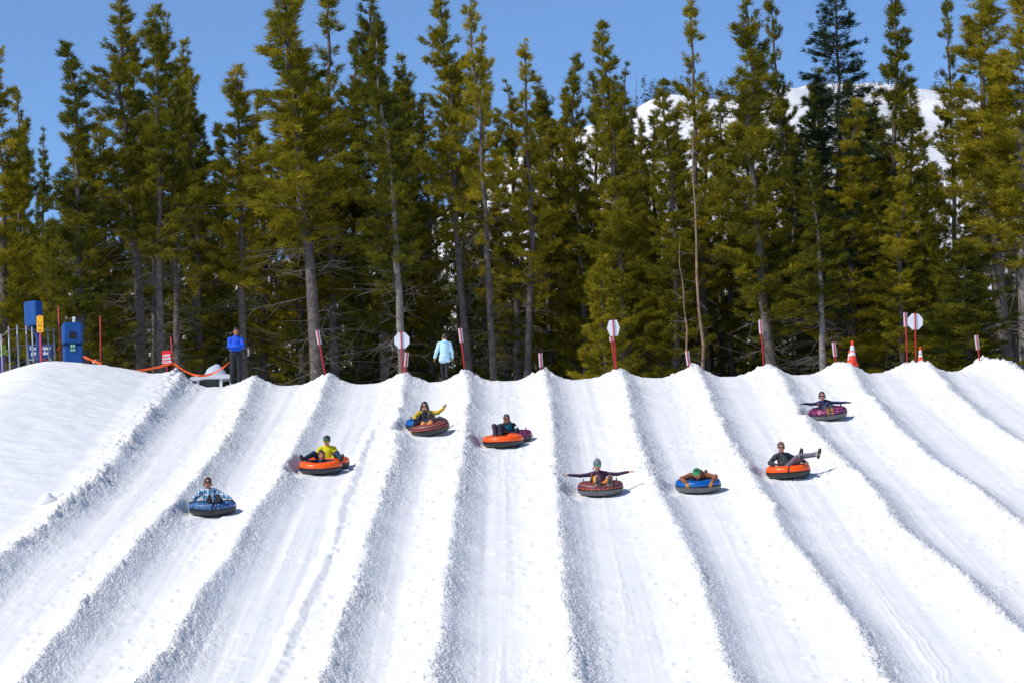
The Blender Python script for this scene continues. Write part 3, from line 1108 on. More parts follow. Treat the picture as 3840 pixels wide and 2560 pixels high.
# leafless scrub scattered over the mountain and the mixed band of trees along its skyline
sv, sf, o1 = [], [], 0
kv, kf, kt, o3 = [], [], [], 0
gv_, gf_, gt_, o4 = [], [], [], 0
GREYF = foliage_mat('grey_bare_crowns', (0.085, 0.072, 0.075, 1), (0.13, 0.105, 0.105, 1), (0.17, 0.135, 0.13, 1))
for i in range(120):
    if i < 44:                                       # along the skyline
        px, Y = frng.uniform(2240, 2800), HY - 3 + frng.uniform(0, 10)
        h = frng.uniform(3.2, 6.2)
    elif i < 56:
        px, Y = frng.uniform(3430, 3840), HY - 3 + frng.uniform(0, 8)
        h = frng.uniform(1.4, 2.8)
    else:                                            # stands on the slope itself
        px, Y = frng.uniform(2000, 3840), frng.uniform(HY - 130, HY - 12)
        px = 3520 + (px - 2920) * 0.15 if i % 4 == 0 else px
        h = frng.uniform(2.5, 5.0)
    X = at(px, 400, Y).x
    z = float(far_z(np.array([X]), np.array([Y]))[0])
    ang = frng.uniform(0, 6.28)
    w_ = frng.uniform(0.7, 1.2)
    R2 = np.array([[math.cos(ang) * w_, -math.sin(ang) * w_, 0], [math.sin(ang) * w_, math.cos(ang) * w_, 0], [0, 0, h / 7]])
    vv = far_fir[1][0] @ R2.T + np.array([X, Y, z - 0.2])
    if i % 5 < 2:
        kv.append(vv)
        kf.append(far_fir[1][1] + o3)
        kt.append(far_fir[1][2])
        o3 += len(vv)
    else:
        gv_.append(vv)
        gf_.append(far_fir[1][1] + o4)
        gt_.append(far_fir[1][2])
        o4 += len(vv)
mk_ = mesh_from('far_wood', np.concatenate(kv), np.concatenate(kf), [FARF])
mk_.attributes.new('tint', 'FLOAT', 'POINT').data.foreach_set('value', np.concatenate(kt).astype(np.float32))
tag(link('far_wood', mk_), 'hazy dark firs scattered along the mountain skyline and slope', 'forest', kind='stuff')
mk_ = mesh_from('far_bare_wood', np.concatenate(gv_), np.concatenate(gf_), [GREYF])
mk_.attributes.new('tint', 'FLOAT', 'POINT').data.foreach_set('value', np.concatenate(gt_).astype(np.float32))
tag(link('far_bare_wood', mk_), 'grey leafless trees scattered over the snowy mountain', 'forest', kind='stuff')
for i in range(90):
    px = frng.uniform(1850, 3840)
    Y = frng.uniform(330, HY - 3)
    X = (px - 1920) / F * Y
    z = float(far_z(np.array([X]), np.array([Y]))[0])
    h = frng.uniform(1.5, 4.5)
    sv.append(far_dead[2][0] * np.array([0.8, 0.8, h / 7]) + np.array([X, Y, z - 0.2]))
    sf.append(far_dead[2][1] + o1)
    o1 += len(far_dead[2][0])
tag(link('far_scrub', mesh_from('far_scrub', np.concatenate(sv), np.concatenate(sf), [DEADWOOD])), 'leafless grey scrub dotted over the snowy mountain', 'scrub', kind='stuff')


# ------------------------------------------------------------------ signs, stakes, cones and the lift gear at the crest
RED = mat('red_pole_paint', srgb(176, 22, 34), rough=0.5)
PALE_RED = mat('faded_red_pole', srgb(190, 60, 62), rough=0.6)
WHITE_PANEL = mat('white_panel', (0.72, 0.73, 0.76), rough=0.55, vary=0.06, vscale=3)
STEEL = mat('galvanised_steel', (0.33, 0.35, 0.37), rough=0.5, metal=0.4, vary=0.15)
BLUE_PAD = mat('blue_vinyl', srgb(0, 72, 140), rough=0.45, bump=0.15, bscale=6, vary=0.12, vscale=2)
DARK_BLUE = mat('dark_blue_print', srgb(9, 48, 110), rough=0.5)
BLACK = mat('black_opening', (0.006, 0.006, 0.007), rough=0.6)
GREEN_LABEL = mat('green_label', srgb(6, 128, 82), rough=0.5)
WHITE_PRINT = mat('white_print', (0.80, 0.80, 0.80), rough=0.5)
YELLOW_SIGN = mat('yellow_sign', srgb(246, 176, 4), rough=0.5)
SIGN_RED = mat('sign_red', srgb(232, 14, 18), rough=0.45)
ORANGE_TAPE = mat('orange_ribbon', srgb(250, 96, 14), rough=0.5, bump=0.2, bscale=12)
CONE_ORANGE = mat('cone_orange', srgb(250, 62, 8), rough=0.45)
CONE_WHITE = mat('cone_reflective_white', (0.78, 0.78, 0.80), rough=0.4)
CONE_BASE = mat('cone_black_base', (0.02, 0.02, 0.02), rough=0.7)


def frame_from(a, b):
    """matrix with origin a and z along a->b, facing the camera along -Y"""
    z = (b - a).normalized()
    x = Vector((0, 1, 0)).cross(z).normalized()
    y = z.cross(x)
    M = Matrix((x, y, z)).transposed().to_4x4()
    M.translation = a
    return M, (b - a).length


def stake(name, label, bot, top, Y, cat, panel=None, pole_r=0.028, pole_mat=None, group=None, panel_len=0.5, panel_w=0.135, outline=None, pdrop=0.02, panel_x=0.0):
    a, b = at(bot[0], bot[1], Y), at(top[0], top[1], Y)
    M, L = frame_from(a, b)
    root = empty(name, m4=M)
    tag(root, label, cat, group)
    MB().tube([(0, 0, -0.55), (0, 0, L * 0.5), (0, 0, L)], [pole_r, pole_r, pole_r * 0.92], n=10).build('pole', pole_mat or RED, root, smooth=True)
    if panel == 'slat':
        z1 = L - pdrop
        z0 = z1 - panel_len
        w = panel_w / 2
        c = 0.012
        MB().plate([(-w + c, z0), (w - c, z0), (w, z0 + c), (w, z1 - c), (w - c, z1), (-w + c, z1), (-w, z1 - c), (-w, z0 + c)], 0.012, y0=pole_r + 0.003).build('panel', WHITE_PANEL, root)
    elif panel == 'shape':
        MB().plate([(x + panel_x, L - pdrop + z) for x, z in outline], 0.008, y0=pole_r + 0.003).build('panel', WHITE_PANEL, root)
    if panel:
        zz = L - pdrop - (0.08 if panel == 'slat' else 0.0)
        for k in (0, 1):
            z = (L - pdrop - 0.07 - k * (panel_len - 0.14)) if panel == 'slat' else (L - pdrop + (0.17 if k == 0 else -0.17))
            MB().lathe([(0.011, -0.006), (0.013, 0.0), (0.011, 0.004)], n=8).build('bolt', STEEL, root, m4=Matrix.Translation((0, -pole_r, z)) @ Matrix.Rotation(math.pi / 2, 4, 'X'))
    return root


YS = YC + 0.15
G = 'red lane stakes with white panels along the crest'
stake('lane_marker', 'tall leaning red stake with white panel, leftmost lane marker', (1220, 1408), (1189, 1237), YS, 'marker', 'slat', group=G)
stake('lane_marker', 'short red stake with white panel hugging the left octagon sign', (1519, 1405), (1526, 1319), YS + 0.5, 'marker', 'slat', group=G)
stake('lane_marker', 'tall leaning stake with white panel right of the pale blue jacket', (1744, 1402), (1725, 1229), YS, 'marker', 'slat', group=G)
stake('lane_marker', 'short stake with white panel alone at centre of the crest', (2031, 1398), (2026, 1321), YS, 'marker', 'slat', group=G)
stake('lane_marker', 'stake with white panel mostly hidden behind the hexagonal sign', (2309, 1398), (2291, 1260), YS + 0.4, 'marker', 'slat', group=G, panel_len=0.17)
stake('lane_marker', 'short stake with white panel right of the hexagonal sign', (2585, 1382), (2576, 1313), YS, 'marker', 'slat', group=G)
stake('lane_marker', 'tall upright stake with white panel between hexagonal sign and cones', (2864, 1366), (2851, 1197), YS, 'marker', 'slat', group=G)
stake('lane_marker', 'short leaning stake with white panel just left of the big cone', (3135, 1357), (3126, 1281), YS, 'marker', 'slat', group=G)
stake('lane_marker', 'tall stake with white panel close beside the right octagon sign', (3402, 1352), (3395, 1170), YS + 0.3, 'marker', 'slat', group=G)
stake('lane_marker', 'short leaning stake with white panel, rightmost lane marker', (3671, 1334), (3661, 1255), YS, 'marker', 'slat', group=G)


def ngon(n, rx, rz, off):
    return [(rx * math.cos(off + 2 * math.pi * i / n), rz * math.sin(off + 2 * math.pi * i / n)) for i in range(n)]


o8 = ngon(8, 0.285, 0.305, math.pi / 8)
stake('octagon_sign', 'grey-white octagon sign back on red pole at left of crest', (1511, 1412), (1503, 1241), YS - 0.2, 'sign', 'shape', outline=o8, pdrop=0.33, panel_x=0.02)
stake('octagon_sign', 'bright white octagon sign back on red pole at right of crest', (3434, 1350), (3431, 1172), YS - 0.1, 'sign', 'shape', outline=o8, pdrop=0.32, panel_x=0.01)
hexo = [(-0.13, 0.28), (0.14, 0.28), (0.225, 0.0), (0.14, -0.28), (-0.13, -0.28), (-0.225, 0.0)]
stake('hexagon_sign', 'tall white hexagonal sign back on leaning red pole at centre', (2312, 1402), (2298, 1197), YS - 0.2, 'sign', 'shape', outline=hexo, pdrop=0.31, panel_x=0.0)
G2 = 'bare poles near the lift gear'
stake('bamboo_pole', 'thin upright red pole between blue box and red ramp sign', (377, 1372), (376, 1185), YC + 1.0, 'pole', pole_r=0.022, pole_mat=PALE_RED, group=G2)
stake('bamboo_pole', 'thin leaning red pole holding the orange ribbon by the ramp sign', (655, 1418), (640, 1264), YC + 0.6, 'pole', pole_r=0.022, pole_mat=PALE_RED, group=G2)
stake('bamboo_pole', 'thin rust-red pole left of the blue box', (226, 1345), (218, 1149), YC + 2.2, 'pole', pole_r=0.024, pole_mat=PALE_RED, group=G2)


def cone(px, top, bot, Y, label):
    a = at(px, bot, Y)
    h = (at(px, top, Y) - a).z
    root = empty('traffic_cone', a)
    tag(root, label, 'cone', 'orange cones on the crest')
    k = h / 0.9
    prof = lambda z0, z1: [((0.165 - 0.125 * t) * k, t * 0.86 * k + 0.04 * k) for t in np.linspace(z0, z1, 4)]
    MB().box((0, 0, 0.02 * k), (0.40 * k, 0.40 * k, 0.04 * k), bev=0.02).build('base', CONE_ORANGE, root)
    for (z0, z1), m_ in (((0, .40), CONE_ORANGE), ((.40, .555), CONE_WHITE), ((.555, .60), CONE_ORANGE), ((.60, .83), CONE_WHITE), ((.83, 1.0), CONE_ORANGE)):
        MB().lathe(prof(z0, z1), n=24).build('white_band' if m_ is CONE_WHITE else 'orange_band', m_, root, smooth=True)
    MB().lathe([(0.04 * k, 0.895 * k), (0.048 * k, 0.91 * k), (0.03 * k, 0.945 * k)], n=16).build('cap', CONE_ORANGE, root, smooth=True)
    return root


cone(3198, 1281, 1374, YC - 0.1, 'big orange and white cone standing in front of its twin')
cone(3186, 1317, 1374, YC + 0.7, 'orange and white cone mostly hidden behind the big cone')
cone(3453, 1302, 1368, YC + 0.5, 'small orange and white cone right of the right octagon sign')

# yellow notice on red pole
yb = stake('yellow_sign', 'rounded yellow notice on a red pole in front of the blue post', (153, 1345), (150, 1181), YC - 0.1, 'sign', pole_r=0.033, pole_mat=mat('notice_pole', srgb(222, 66, 66), rough=0.5))
yl = 164 / 108.0
w, z0, z1, c = 0.115, yl - 0.60, yl - 0.02, 0.035
arc = [(w - c + c * math.cos(t), z1 - c + c * math.sin(t)) for t in np.linspace(0, math.pi / 2, 5)] + [(-w + c + c * math.cos(t), z1 - c + c * math.sin(t)) for t in np.linspace(math.pi / 2, math.pi, 5)] \
    + [(-w + c + c * math.cos(t), z0 + c + c * math.sin(t)) for t in np.linspace(math.pi, 1.5 * math.pi, 5)] + [(w - c + c * math.cos(t), z0 + c + c * math.sin(t)) for t in np.linspace(1.5 * math.pi, 2 * math.pi, 5)]
pn = MB().plate(arc, 0.012, y0=-0.05).build('panel', YELLOW_SIGN, yb)
INK = mat('sign_ink', (0.10, 0.055, 0.01), rough=0.6)
mk = MB()
mk.lathe([(0.016, 0), (0.016, 0.003)], n=12)
mk.build('printed_dot', INK, pn, m4=Matrix.Translation((0, -0.051, z1 - 0.08)) @ Matrix.Rotation(math.pi / 2, 4, 'X'))
mk = MB()
ringp = [Vector((0.06 * math.cos(t), -0.052, z1 - 0.20 + 0.075 * math.sin(t))) for t in np.linspace(math.pi * 0.9, math.pi * 2.1, 14)]
mk.tube(ringp, 0.005, n=5)
mk.build('printed_curve', INK, pn)
for zz, ww in ((0.34, 0.15), (0.365, 0.12), (0.50, 0.13), (0.53, 0.10)):
    MB().box((0, -0.052, z1 - zz), (ww, 0.003, 0.013)).build('printed_line', INK, pn)

# red ramp sign
ks = stake('ramp_sign', 'red KEEP RAMP CLEAR sign on a red post beside the orange ribbon', (628, 1410), (624, 1320), YC + 0.5, 'sign', pole_r=0.028)
kl = (at(624, 1320, YC + .5) - at(628, 1410, YC + .5)).length
w = 0.155
pn = MB().plate([(-w, kl - 0.47), (w, kl - 0.47), (w, kl + 0.03), (w - .02, kl + 0.05), (-w + .02, kl + 0.05), (-w, kl + 0.03)], 0.010, y0=-0.046).build('panel', SIGN_RED, ks)
for i, tx in enumerate(('KEEP', 'RAMP', 'CLEAR')):
    lettering(pn, tx, 0.118, (0, -0.049, kl - 0.125 - i * 0.115), WHITE_PRINT, shear=0.12, bold=0.004)


# blue padded lift gear ------------------------------------------------
def at_ground(px, Y):
    p = at(px, 1400, Y)
    return Vector((p.x, Y, ground_z(p.x, Y)))


# tall post with padded head
Y = YC + 1.6
p = at_ground(143, Y)
head_c = at(126, 1178, Y)
post = empty('padded_post', p)
tag(post, 'tall blue padded lift post with box head behind the yellow notice', 'lift post')
hz_ = head_c.z - p.z
tilt = Matrix.Rotation(math.radians(-4), 3, 'Y') @ Matrix.Rotation(math.radians(-20), 3, 'Z')
MB().box((head_c.x - p.x, 0, hz_), (0.52, 0.5, 0.90), rot=tilt, bev=0.05).build('padded_head', BLUE_PAD, post, smooth=False)
MB().tube([(0.05, 0, -0.3), (0.03, 0, hz_ * 0.55), (head_c.x - p.x + .04, 0, hz_ - 0.4)], [0.12, 0.12, 0.10], n=14).build('post_pad', BLUE_PAD, post, smooth=True)
MB().tube([(head_c.x - p.x + .02, 0, hz_ - 0.60), (head_c.x - p.x + .01, 0, hz_ - 0.43)], 0.16, n=14).build('collar', mat('navy_strap', (0.01, 0.02, 0.06), rough=0.6), post, smooth=True)
lb = MB().box((0, 0, 0), (0.11, 0.006, 0.28)).build('stop_label', GREEN_LABEL, post, m4=Matrix.Translation((head_c.x - p.x, 0, hz_)) @ tilt.to_4x4() @ Matrix.Translation((-0.264, -0.05, 0.0)) @ Matrix.Rotation(math.radians(-90), 4, 'Z'))
for zz in (0.07, -0.06):
    MB().box((0, -0.006, zz), (0.06, 0.004, 0.07)).build('label_mark', WHITE_PRINT, lb)

# padded control box
Y = YC + 1.2
p = at_ground(272, Y)
cx0, cx1 = at(229, 1300, Y).x, at(313, 1300, Y).x
ztop = at(270, 1212, Y).z
box = empty('padded_control_box', p)
tag(box, 'blue padded control box with black square window and green STOP label', 'control box')
H_ = ztop - p.z
rz = Matrix.Rotation(math.radians(14), 3, 'Z') @ Matrix.Rotation(math.radians(-1.5), 3, 'Y')
W_ = 0.70
zl = H_ * 0.44
MB().box((0, 0, zl / 2 - 0.1), (W_ - .03, 0.62, zl + 0.2), rot=rz, bev=0.05).build('lower_pad', BLUE_PAD, box)
MB().box(rz @ Vector((0, 0, zl + (H_ - zl) / 2)), (W_, 0.66, H_ - zl), rot=rz, bev=0.07).build('upper_pad', BLUE_PAD, box)
RM = rz.to_4x4()
win = MB()
for (a_, b_) in (((0, .125), (0.27, .02)), ((0, -.125), (0.27, .02)), ((-.125, 0), (.02, .23)), ((.125, 0), (.02, .23))):
    win.box((a_[0], 0, a_[1]), (b_[0], 0.02, b_[1]))
wf = win.build('window_frame', mat('dark_blue_edge', srgb(4, 40, 104), rough=0.6), box, m4=RM @ Matrix.Translation((0.0, -0.335, zl + 0.32)))
MB().box((0, 0.002, 0), (0.235, 0.012, 0.235)).build('opening', BLACK, wf)
sl = MB().box((0, 0, 0), (0.17, 0.006, 0.27)).build('stop_label', GREEN_LABEL, box, m4=RM @ Matrix.Translation((-0.01, -0.337, zl - 0.12)))
lettering(sl, 'STOP', 0.075, (0, -0.006, -0.085), WHITE_PRINT, bold=0.003)
for dx in (-0.05, 0.05):
    MB().box((dx, -0.005, 0.06), (0.03, 0.004, 0.09)).build('label_mark', WHITE_PRINT, sl)
MB().box((0, -0.005, 0.07), (0.08, 0.004, 0.02)).build('label_mark', WHITE_PRINT, sl)
MB().box((0.005, -0.02, 0), (0.71, 0.64, 0.022), bev=0.01).build('strap', mat('navy_strap'), box, m4=RM @ Matrix.Translation((0, 0, zl)))
MB().tube([(0, 0, 0), (0, 0, 0.17)], 0.05, n=10).tube([(0, 0, 0.17), (0, 0, 0.20), (0, 0, 0.24)], [0.07, 0.06, 0.01], n=10).build('beacon', WHITE_PRINT, box, m4=Matrix.Translation((0.03, 0.05, H_)), smooth=False)
PALE_PRINT = mat('pale_print', srgb(190, 196, 226), rough=0.5)
sp = MB()
for (y_, z_, ry, rz_) in ((-.12, .30, .06, .09), (-.05, .18, .08, .08), (-.12, .05, .05, .07), (-.02, .02, .04, .05), (-0.15, 0.17, .04, .06)):
    sp.lathe([(1, 0), (1, 1)], n=14)
    for i in range(-28, 0):
        v_ = sp.v[i]
        sp.v[i] = (v_[2] * 0.004, y_ + v_[0] * ry, z_ + v_[1] * rz_)
sp.build('side_print', PALE_PRINT, box, m4=RM @ Matrix.Translation((W_ / 2 + 0.001, -0.05, zl + 0.08)))

# rider sign behind the fence
Y = YC + 3.0
p = at_ground(150, Y)
pc = at(150, 1316, Y)
rs = empty('rider_sign', p)
tag(rs, 'blue board lettered One rider per tube behind the fence', 'sign')
cz = pc.z - p.z
bd = MB().box((0, 0, cz - 0.06), (0.92, 0.02, 0.62), bev=0.01).build('board', DARK_BLUE, rs)
lettering(bd, 'One rider', 0.19, (0, -0.013, cz + 0.10), WHITE_PRINT, bold=0.005)
lettering(bd, 'per tube', 0.19, (0, -0.013, cz - 0.07), WHITE_PRINT, bold=0.005)
MB().box((0, -0.012, cz - 0.31), (0.92, 0.006, 0.10)).build('footer', mat('footer_navy', (0.01, 0.015, 0.03), rough=0.5), bd)
for x_, m_ in ((-0.30, WHITE_PRINT), (0.12, mat('footer_orange', srgb(200, 90, 20))), (0.22, mat('footer_red', srgb(170, 30, 30))), (0.36, WHITE_PRINT)):
    MB().box((x_, -0.017, cz - 0.31), (0.2 if x_ < 0 else 0.08, 0.004, 0.03)).build('footer_mark', m_, bd)
for x_ in (-0.38, 0.38):
    MB().tube([(x_, 0.03, -0.4), (x_, 0.03, cz + 0.2)], 0.02, n=8).build('post', STEEL, rs)

# mesh fence on the left
FP = [(4, 1400, 1255, .0), (32, 1395, 1226, .1), (64, 1370, 1222, .3), (98, 1358, 1224, .5), (120, 1355, 1228, .7), (178, 1348, 1228, 1.0), (200, 1346, 1232, 1.2)]
fr = at_ground(90, YC + 0.9)
fence = empty('wire_fence', fr)
tag(fence, 'grey steel post fence with wires at the left edge', 'fence')
tops, mids, lows = [], [], []
for i, (px_, yb_, yt_, dy) in enumerate(FP):
    Yp = YC + 0.7 + dy
    a_, b_ = at(px_ + 6, yb_, Yp) - fr, at(px_, yt_, Yp) - fr
    a2 = a_ - (b_ - a_) * 0.25
    MB().tube([a2, b_], 0.030, n=10).tube([b_, b_ + Vector((0, 0, .03))], [0.034, 0.018], n=10).build('fence_post', STEEL, fence, smooth=True)
    d_ = b_ - a_
    tops.append(a_ + d_ * 0.94)
    mids.append(a_ + d_ * 0.50)
    lows.append(a_ + d_ * 0.08)
for row in (tops, mids, lows):
    pts = []
    for i in range(len(row) - 1):
        for t in (0, .33, .66):
            q = row[i].lerp(row[i + 1], t)
            pts.append(q - Vector((0, 0.035, 0.03 * math.sin(math.pi * t))))
    pts.append(row[-1])
    MB().tube(pts, 0.007, n=5).build('wire', STEEL, fence)


# orange ribbon
def ribbon(name, label, pts_px, width, group='orange ribbons'):
    pts = [at(x, y, Y_) for x, y, Y_ in pts_px]
    org = pts[0].copy()
    fine = []
    for i in range(len(pts) - 1):
        p0, p1, p2, p3 = pts[max(i - 1, 0)], pts[i], pts[i + 1], pts[min(i + 2, len(pts) - 1)]
        for t in np.linspace(0, 1, 8, endpoint=(i == len(pts) - 2)):
            fine.append(0.5 * ((2 * p1) + (p2 - p0) * t + (2 * p0 - 5 * p1 + 4 * p2 - p3) * t * t + (3 * p1 - p0 - 3 * p2 + p3) * t ** 3))
    v, f = [], []
    for i, q in enumerate(fine):
        tw = 0.5 * math.sin(i * 0.33 + 1) + 0.2 * math.sin(i * 0.9)
        u = Vector((0.05, math.sin(tw), math.cos(tw))) * width / 2
        n_ = Vector((0, math.cos(tw), -math.sin(tw))) * 0.003
        q = q - org
        v += [q - u - n_, q + u - n_, q + u + n_, q - u + n_]
    for i in range(len(fine) - 1):
        for k in range(4):
            f.append((i * 4 + k, i * 4 + (k + 1) % 4, i * 4 + 4 + (k + 1) % 4, i * 4 + 4 + k))
    f += [(3, 2, 1, 0), tuple(range(len(v) - 4, len(v)))]
    mb = MB().add(v, f)
    o = mb.build(name, ORANGE_TAPE, loc=org)
    tag(o, label, 'ribbon', group)
    return o


ribbon('orange_ribbon', 'sagging orange ribbon from the snow mound to the attendant', [(500, 1392, YC + .2), (540, 1386, YC + .3), (600, 1374, YC + .35), (648, 1362, YC + .5), (680, 1382, YC + .5), (720, 1402, YC + .5), (760, 1408, YC + .45), (800, 1398, YC + .4), (835, 1378, YC + .4), (868, 1350, YC + .38)], 0.075)
ribbon('orange_ribbon', 'short orange ribbon leaving the blue box behind the snow mound', [(312, 1336, YC + 1.0), (330, 1344, YC + .95), (350, 1352, YC + .9), (380, 1364, YC + .85)], 0.085)
ribbon('orange_ribbon', 'orange ribbon end hanging left of the blue box', [(227, 1284, YC + 2.15), (222, 1300, YC + 2.1), (214, 1313, YC + 2.1)], 0.10)

# white low frame and old snow heap
Y = YC + 1.0
wpos = at_ground(800, Y)
WHITE_PAINT = mat('white_plastic', (0.66, 0.68, 0.72), rough=0.5, vary=0.08)
tbl = empty('white_platform', wpos)
tag(tbl, 'low white plastic platform with dark openings beside the attendant', 'platform')


def lp(px, py, yy=Y):
    return at(px, py, yy) - wpos


a_, b_, c_, d_ = lp(705, 1424), lp(720, 1414), lp(775, 1405), lp(870, 1404)
deck = MB()
prof = [(a_.x, a_.z), (b_.x, b_.z), (c_.x, c_.z), (d_.x, d_.z), (d_.x, d_.z - 0.14), (c_.x, c_.z - 0.15), (b_.x, b_.z - 0.15), (a_.x, a_.z - 0.08)]
deck.plate(prof, 0.8, y0=-0.2).build('deck', WHITE_PAINT, tbl)
for px_ in (743, 830, 868):
    q = lp(px_, 1426)
    MB().box((q.x, -0.10, q.z - 0.2), (0.10, 0.08, 0.52)).build('leg', WHITE_PAINT, tbl)
q0, q1 = lp(748, 1430), lp(826, 1430)
MB().box(((q0.x + q1.x) / 2, 0.1, q0.z - 0.1), (q1.x - q0.x, 0.02, 0.4)).build('dark_panel', mat('dark_green_panel', (0.05, 0.07, 0.07), rough=0.6), tbl)
hp = at_ground(803, YC + 1.4)
hb = MB()
prof_px = [(1425, 752, 862), (1412, 758, 858), (1405, 764, 854), (1394, 772, 846), (1385, 777, 838), (1377, 786, 830), (1370, 798, 825), (1366, 806, 822), (1365, 811, 818)]
rings = []
for k_, (py_, l_, r_) in enumerate(prof_px):
    a_, b_ = at(l_, py_, YC + 1.4) - hp, at(r_, py_, YC + 1.4) - hp
    c_, w_ = (a_ + b_) / 2, (b_.x - a_.x) / 2
    for i in range(24):
        t = 2 * math.pi * i / 24
        q = 1 + 0.07 * float(vnoise(np.array([math.cos(t) * 2 + 5]), np.array([k_ * .7 + math.sin(t) * 2]), 95)[0])
        rings.append((c_.x + w_ * q * math.cos(t), 0.8 * w_ * q * math.sin(t), c_.z))
nr = len(prof_px)
fs_ = [(k_ * 24 + i, k_ * 24 + (i + 1) % 24, k_ * 24 + 24 + (i + 1) % 24, k_ * 24 + 24 + i) for k_ in range(nr - 1) for i in range(24)]
fs_ += [tuple(range(23, -1, -1)), tuple(range((nr - 1) * 24, nr * 24))]
hb.add(rings, fs_)
heap = hb.build('old_snow_heap', mat('old_snow', (0.50, 0.53, 0.60), rough=0.8, bump=0.6, bscale=10, vary=0.12), loc=hp, smooth=True)
tag(heap, 'grey rounded heap of old snow on the white platform', 'snow heap')

# loose snow clods on the mound
cp = on_plane(185, 1890, .1)
for i, (px_, py_, r_) in enumerate(((180, 1885, .21), (222, 1874, .10), (212, 1860, .07), (245, 1868, .08))):
    q = on_plane(px_, py_, 0.12)
    z_ = ground_z(q.x, q.y)
    mb = MB().ell((0, 0, 0), (r_ * 1.25, r_, r_ * 0.8), n=16, m=10)
    for j, v_ in enumerate(mb.v):
        k = 1 + 0.28 * float(vnoise(np.array([v_[0] * 7 / r_ * .2 + i * 5]), np.array([v_[2] * 7 / r_ * .2 + v_[1] * 6]), 96)[0])
        mb.v[j] = tuple(c * k for c in v_)
    o = mb.build('snow_clod', SNOW, loc=(q.x, q.y, z_ + r_ * 0.3), smooth=True)
    tag(o, ('largest snow clod lying on the lower left mound', 'second largest clod, just right of the biggest snow clod', 'smallest snow clod, above its neighbours on the left mound', 'rightmost small snow clod on the left mound')[i], 'snow clod', 'loose clods on the left mound')

# ------------------------------------------------------------------ snow tubes
RUBBER = mat('tube_black_base', (0.028, 0.029, 0.033), rough=0.42, bump=0.1, bscale=10, vary=0.15, vscale=4)
GREY_BASE = mat('tube_grey_base', (0.12, 0.125, 0.13), rough=0.45, bump=0.25, bscale=9, vary=0.2, vscale=4)
WEB = mat('black_webbing', (0.012, 0.012, 0.014), rough=0.7)
ORANGE_V = mat('orange_vinyl', srgb(255, 92, 0), rough=0.32, vary=0.08, vscale=3)
BLUE_V = mat('blue_vinyl_cover', srgb(0, 86, 160), rough=0.32, vary=0.10, vscale=3)


def rainbow(nt, vec):
    sx = nt.nodes.new('ShaderNodeSeparateXYZ')
    nt.links.new(vec, sx.inputs[0])
    x, y = sx.outputs[0], sx.outputs[1]
    rr = mth(nt, 'SQRT', mth(nt, 'ADD', mth(nt, 'MULTIPLY', x, x), mth(nt, 'MULTIPLY', y, y)))
    an = mth(nt, 'ARCTAN2', y, x)
    zig = mth(nt, 'PINGPONG', mth(nt, 'MULTIPLY', an, 64 / (2 * math.pi)), 1.0)
    tot = mth(nt, 'ADD', mth(nt, 'ADD', mth(nt, 'MULTIPLY', rr, 7.5), mth(nt, 'MULTIPLY', sx.outputs[2], -7.5)), mth(nt, 'MULTIPLY', zig, 0.28))
    fr_ = mth(nt, 'FRACT', tot)
    cs = [(150, 16, 44), (190, 44, 26), (206, 150, 20), (14, 84, 52), (8, 46, 112), (24, 12, 60), (12, 10, 22), (140, 26, 78), (170, 84, 40), (20, 24, 60)]
    r = ramp(nt, [(i / len(cs), srgb(*c)) for i, c in enumerate(cs)])
    nt.links.new(fr_, r.inputs[0])
    return r.outputs[0]


def blotch(cols, scale):
    def b(nt, vec):
        n = nt.nodes.new('ShaderNodeTexVoronoi')
        n.feature = 'F2' if False else 'F1'
        n.inputs['Scale'].default_value = scale
        nz = nt.nodes.new('ShaderNodeTexNoise')
        nz.inputs['Scale'].default_value = scale * 0.55
        nz.inputs['Detail'].default_value = 2
        nz.inputs['Distortion'].default_value = 1.4
        nt.links.new(vec, nz.inputs['Vector'])
        nt.links.new(vec, n.inputs['Vector'])
        v = mth(nt, 'ADD', mth(nt, 'MULTIPLY', n.outputs['Distance'], 0.45), mth(nt, 'MULTIPLY', nz.outputs['Fac'], 0.75))
        r = ramp(nt, [(p_, srgb(*c)) for p_, c in cols])
        nt.links.new(v, r.inputs[0])
        return r.outputs[0]
    return b


RAINBOW = pattern_mat('rainbow_zigzag', rainbow, 0.45)
PINKL = pattern_mat('pink_leopard', blotch([(0, (200, 70, 132)), (0.42, (30, 8, 34)), (0.53, (158, 34, 100)), (0.60, (30, 8, 36)), (0.74, (220, 110, 158))], 16), 0.42)
BLUEP = pattern_mat('blue_confetti', blotch([(0, (190, 184, 210)), (0.40, (16, 60, 140)), (0.48, (100, 136, 186)), (0.55, (10, 22, 84)), (0.64, (60, 140, 170)), (0.70, (14, 36, 100)), (0.80, (180, 180, 212))], 17), 0.45)

RM_, RW, RHT = 0.400, 0.200, 0.160       # ring radius, half width, half height


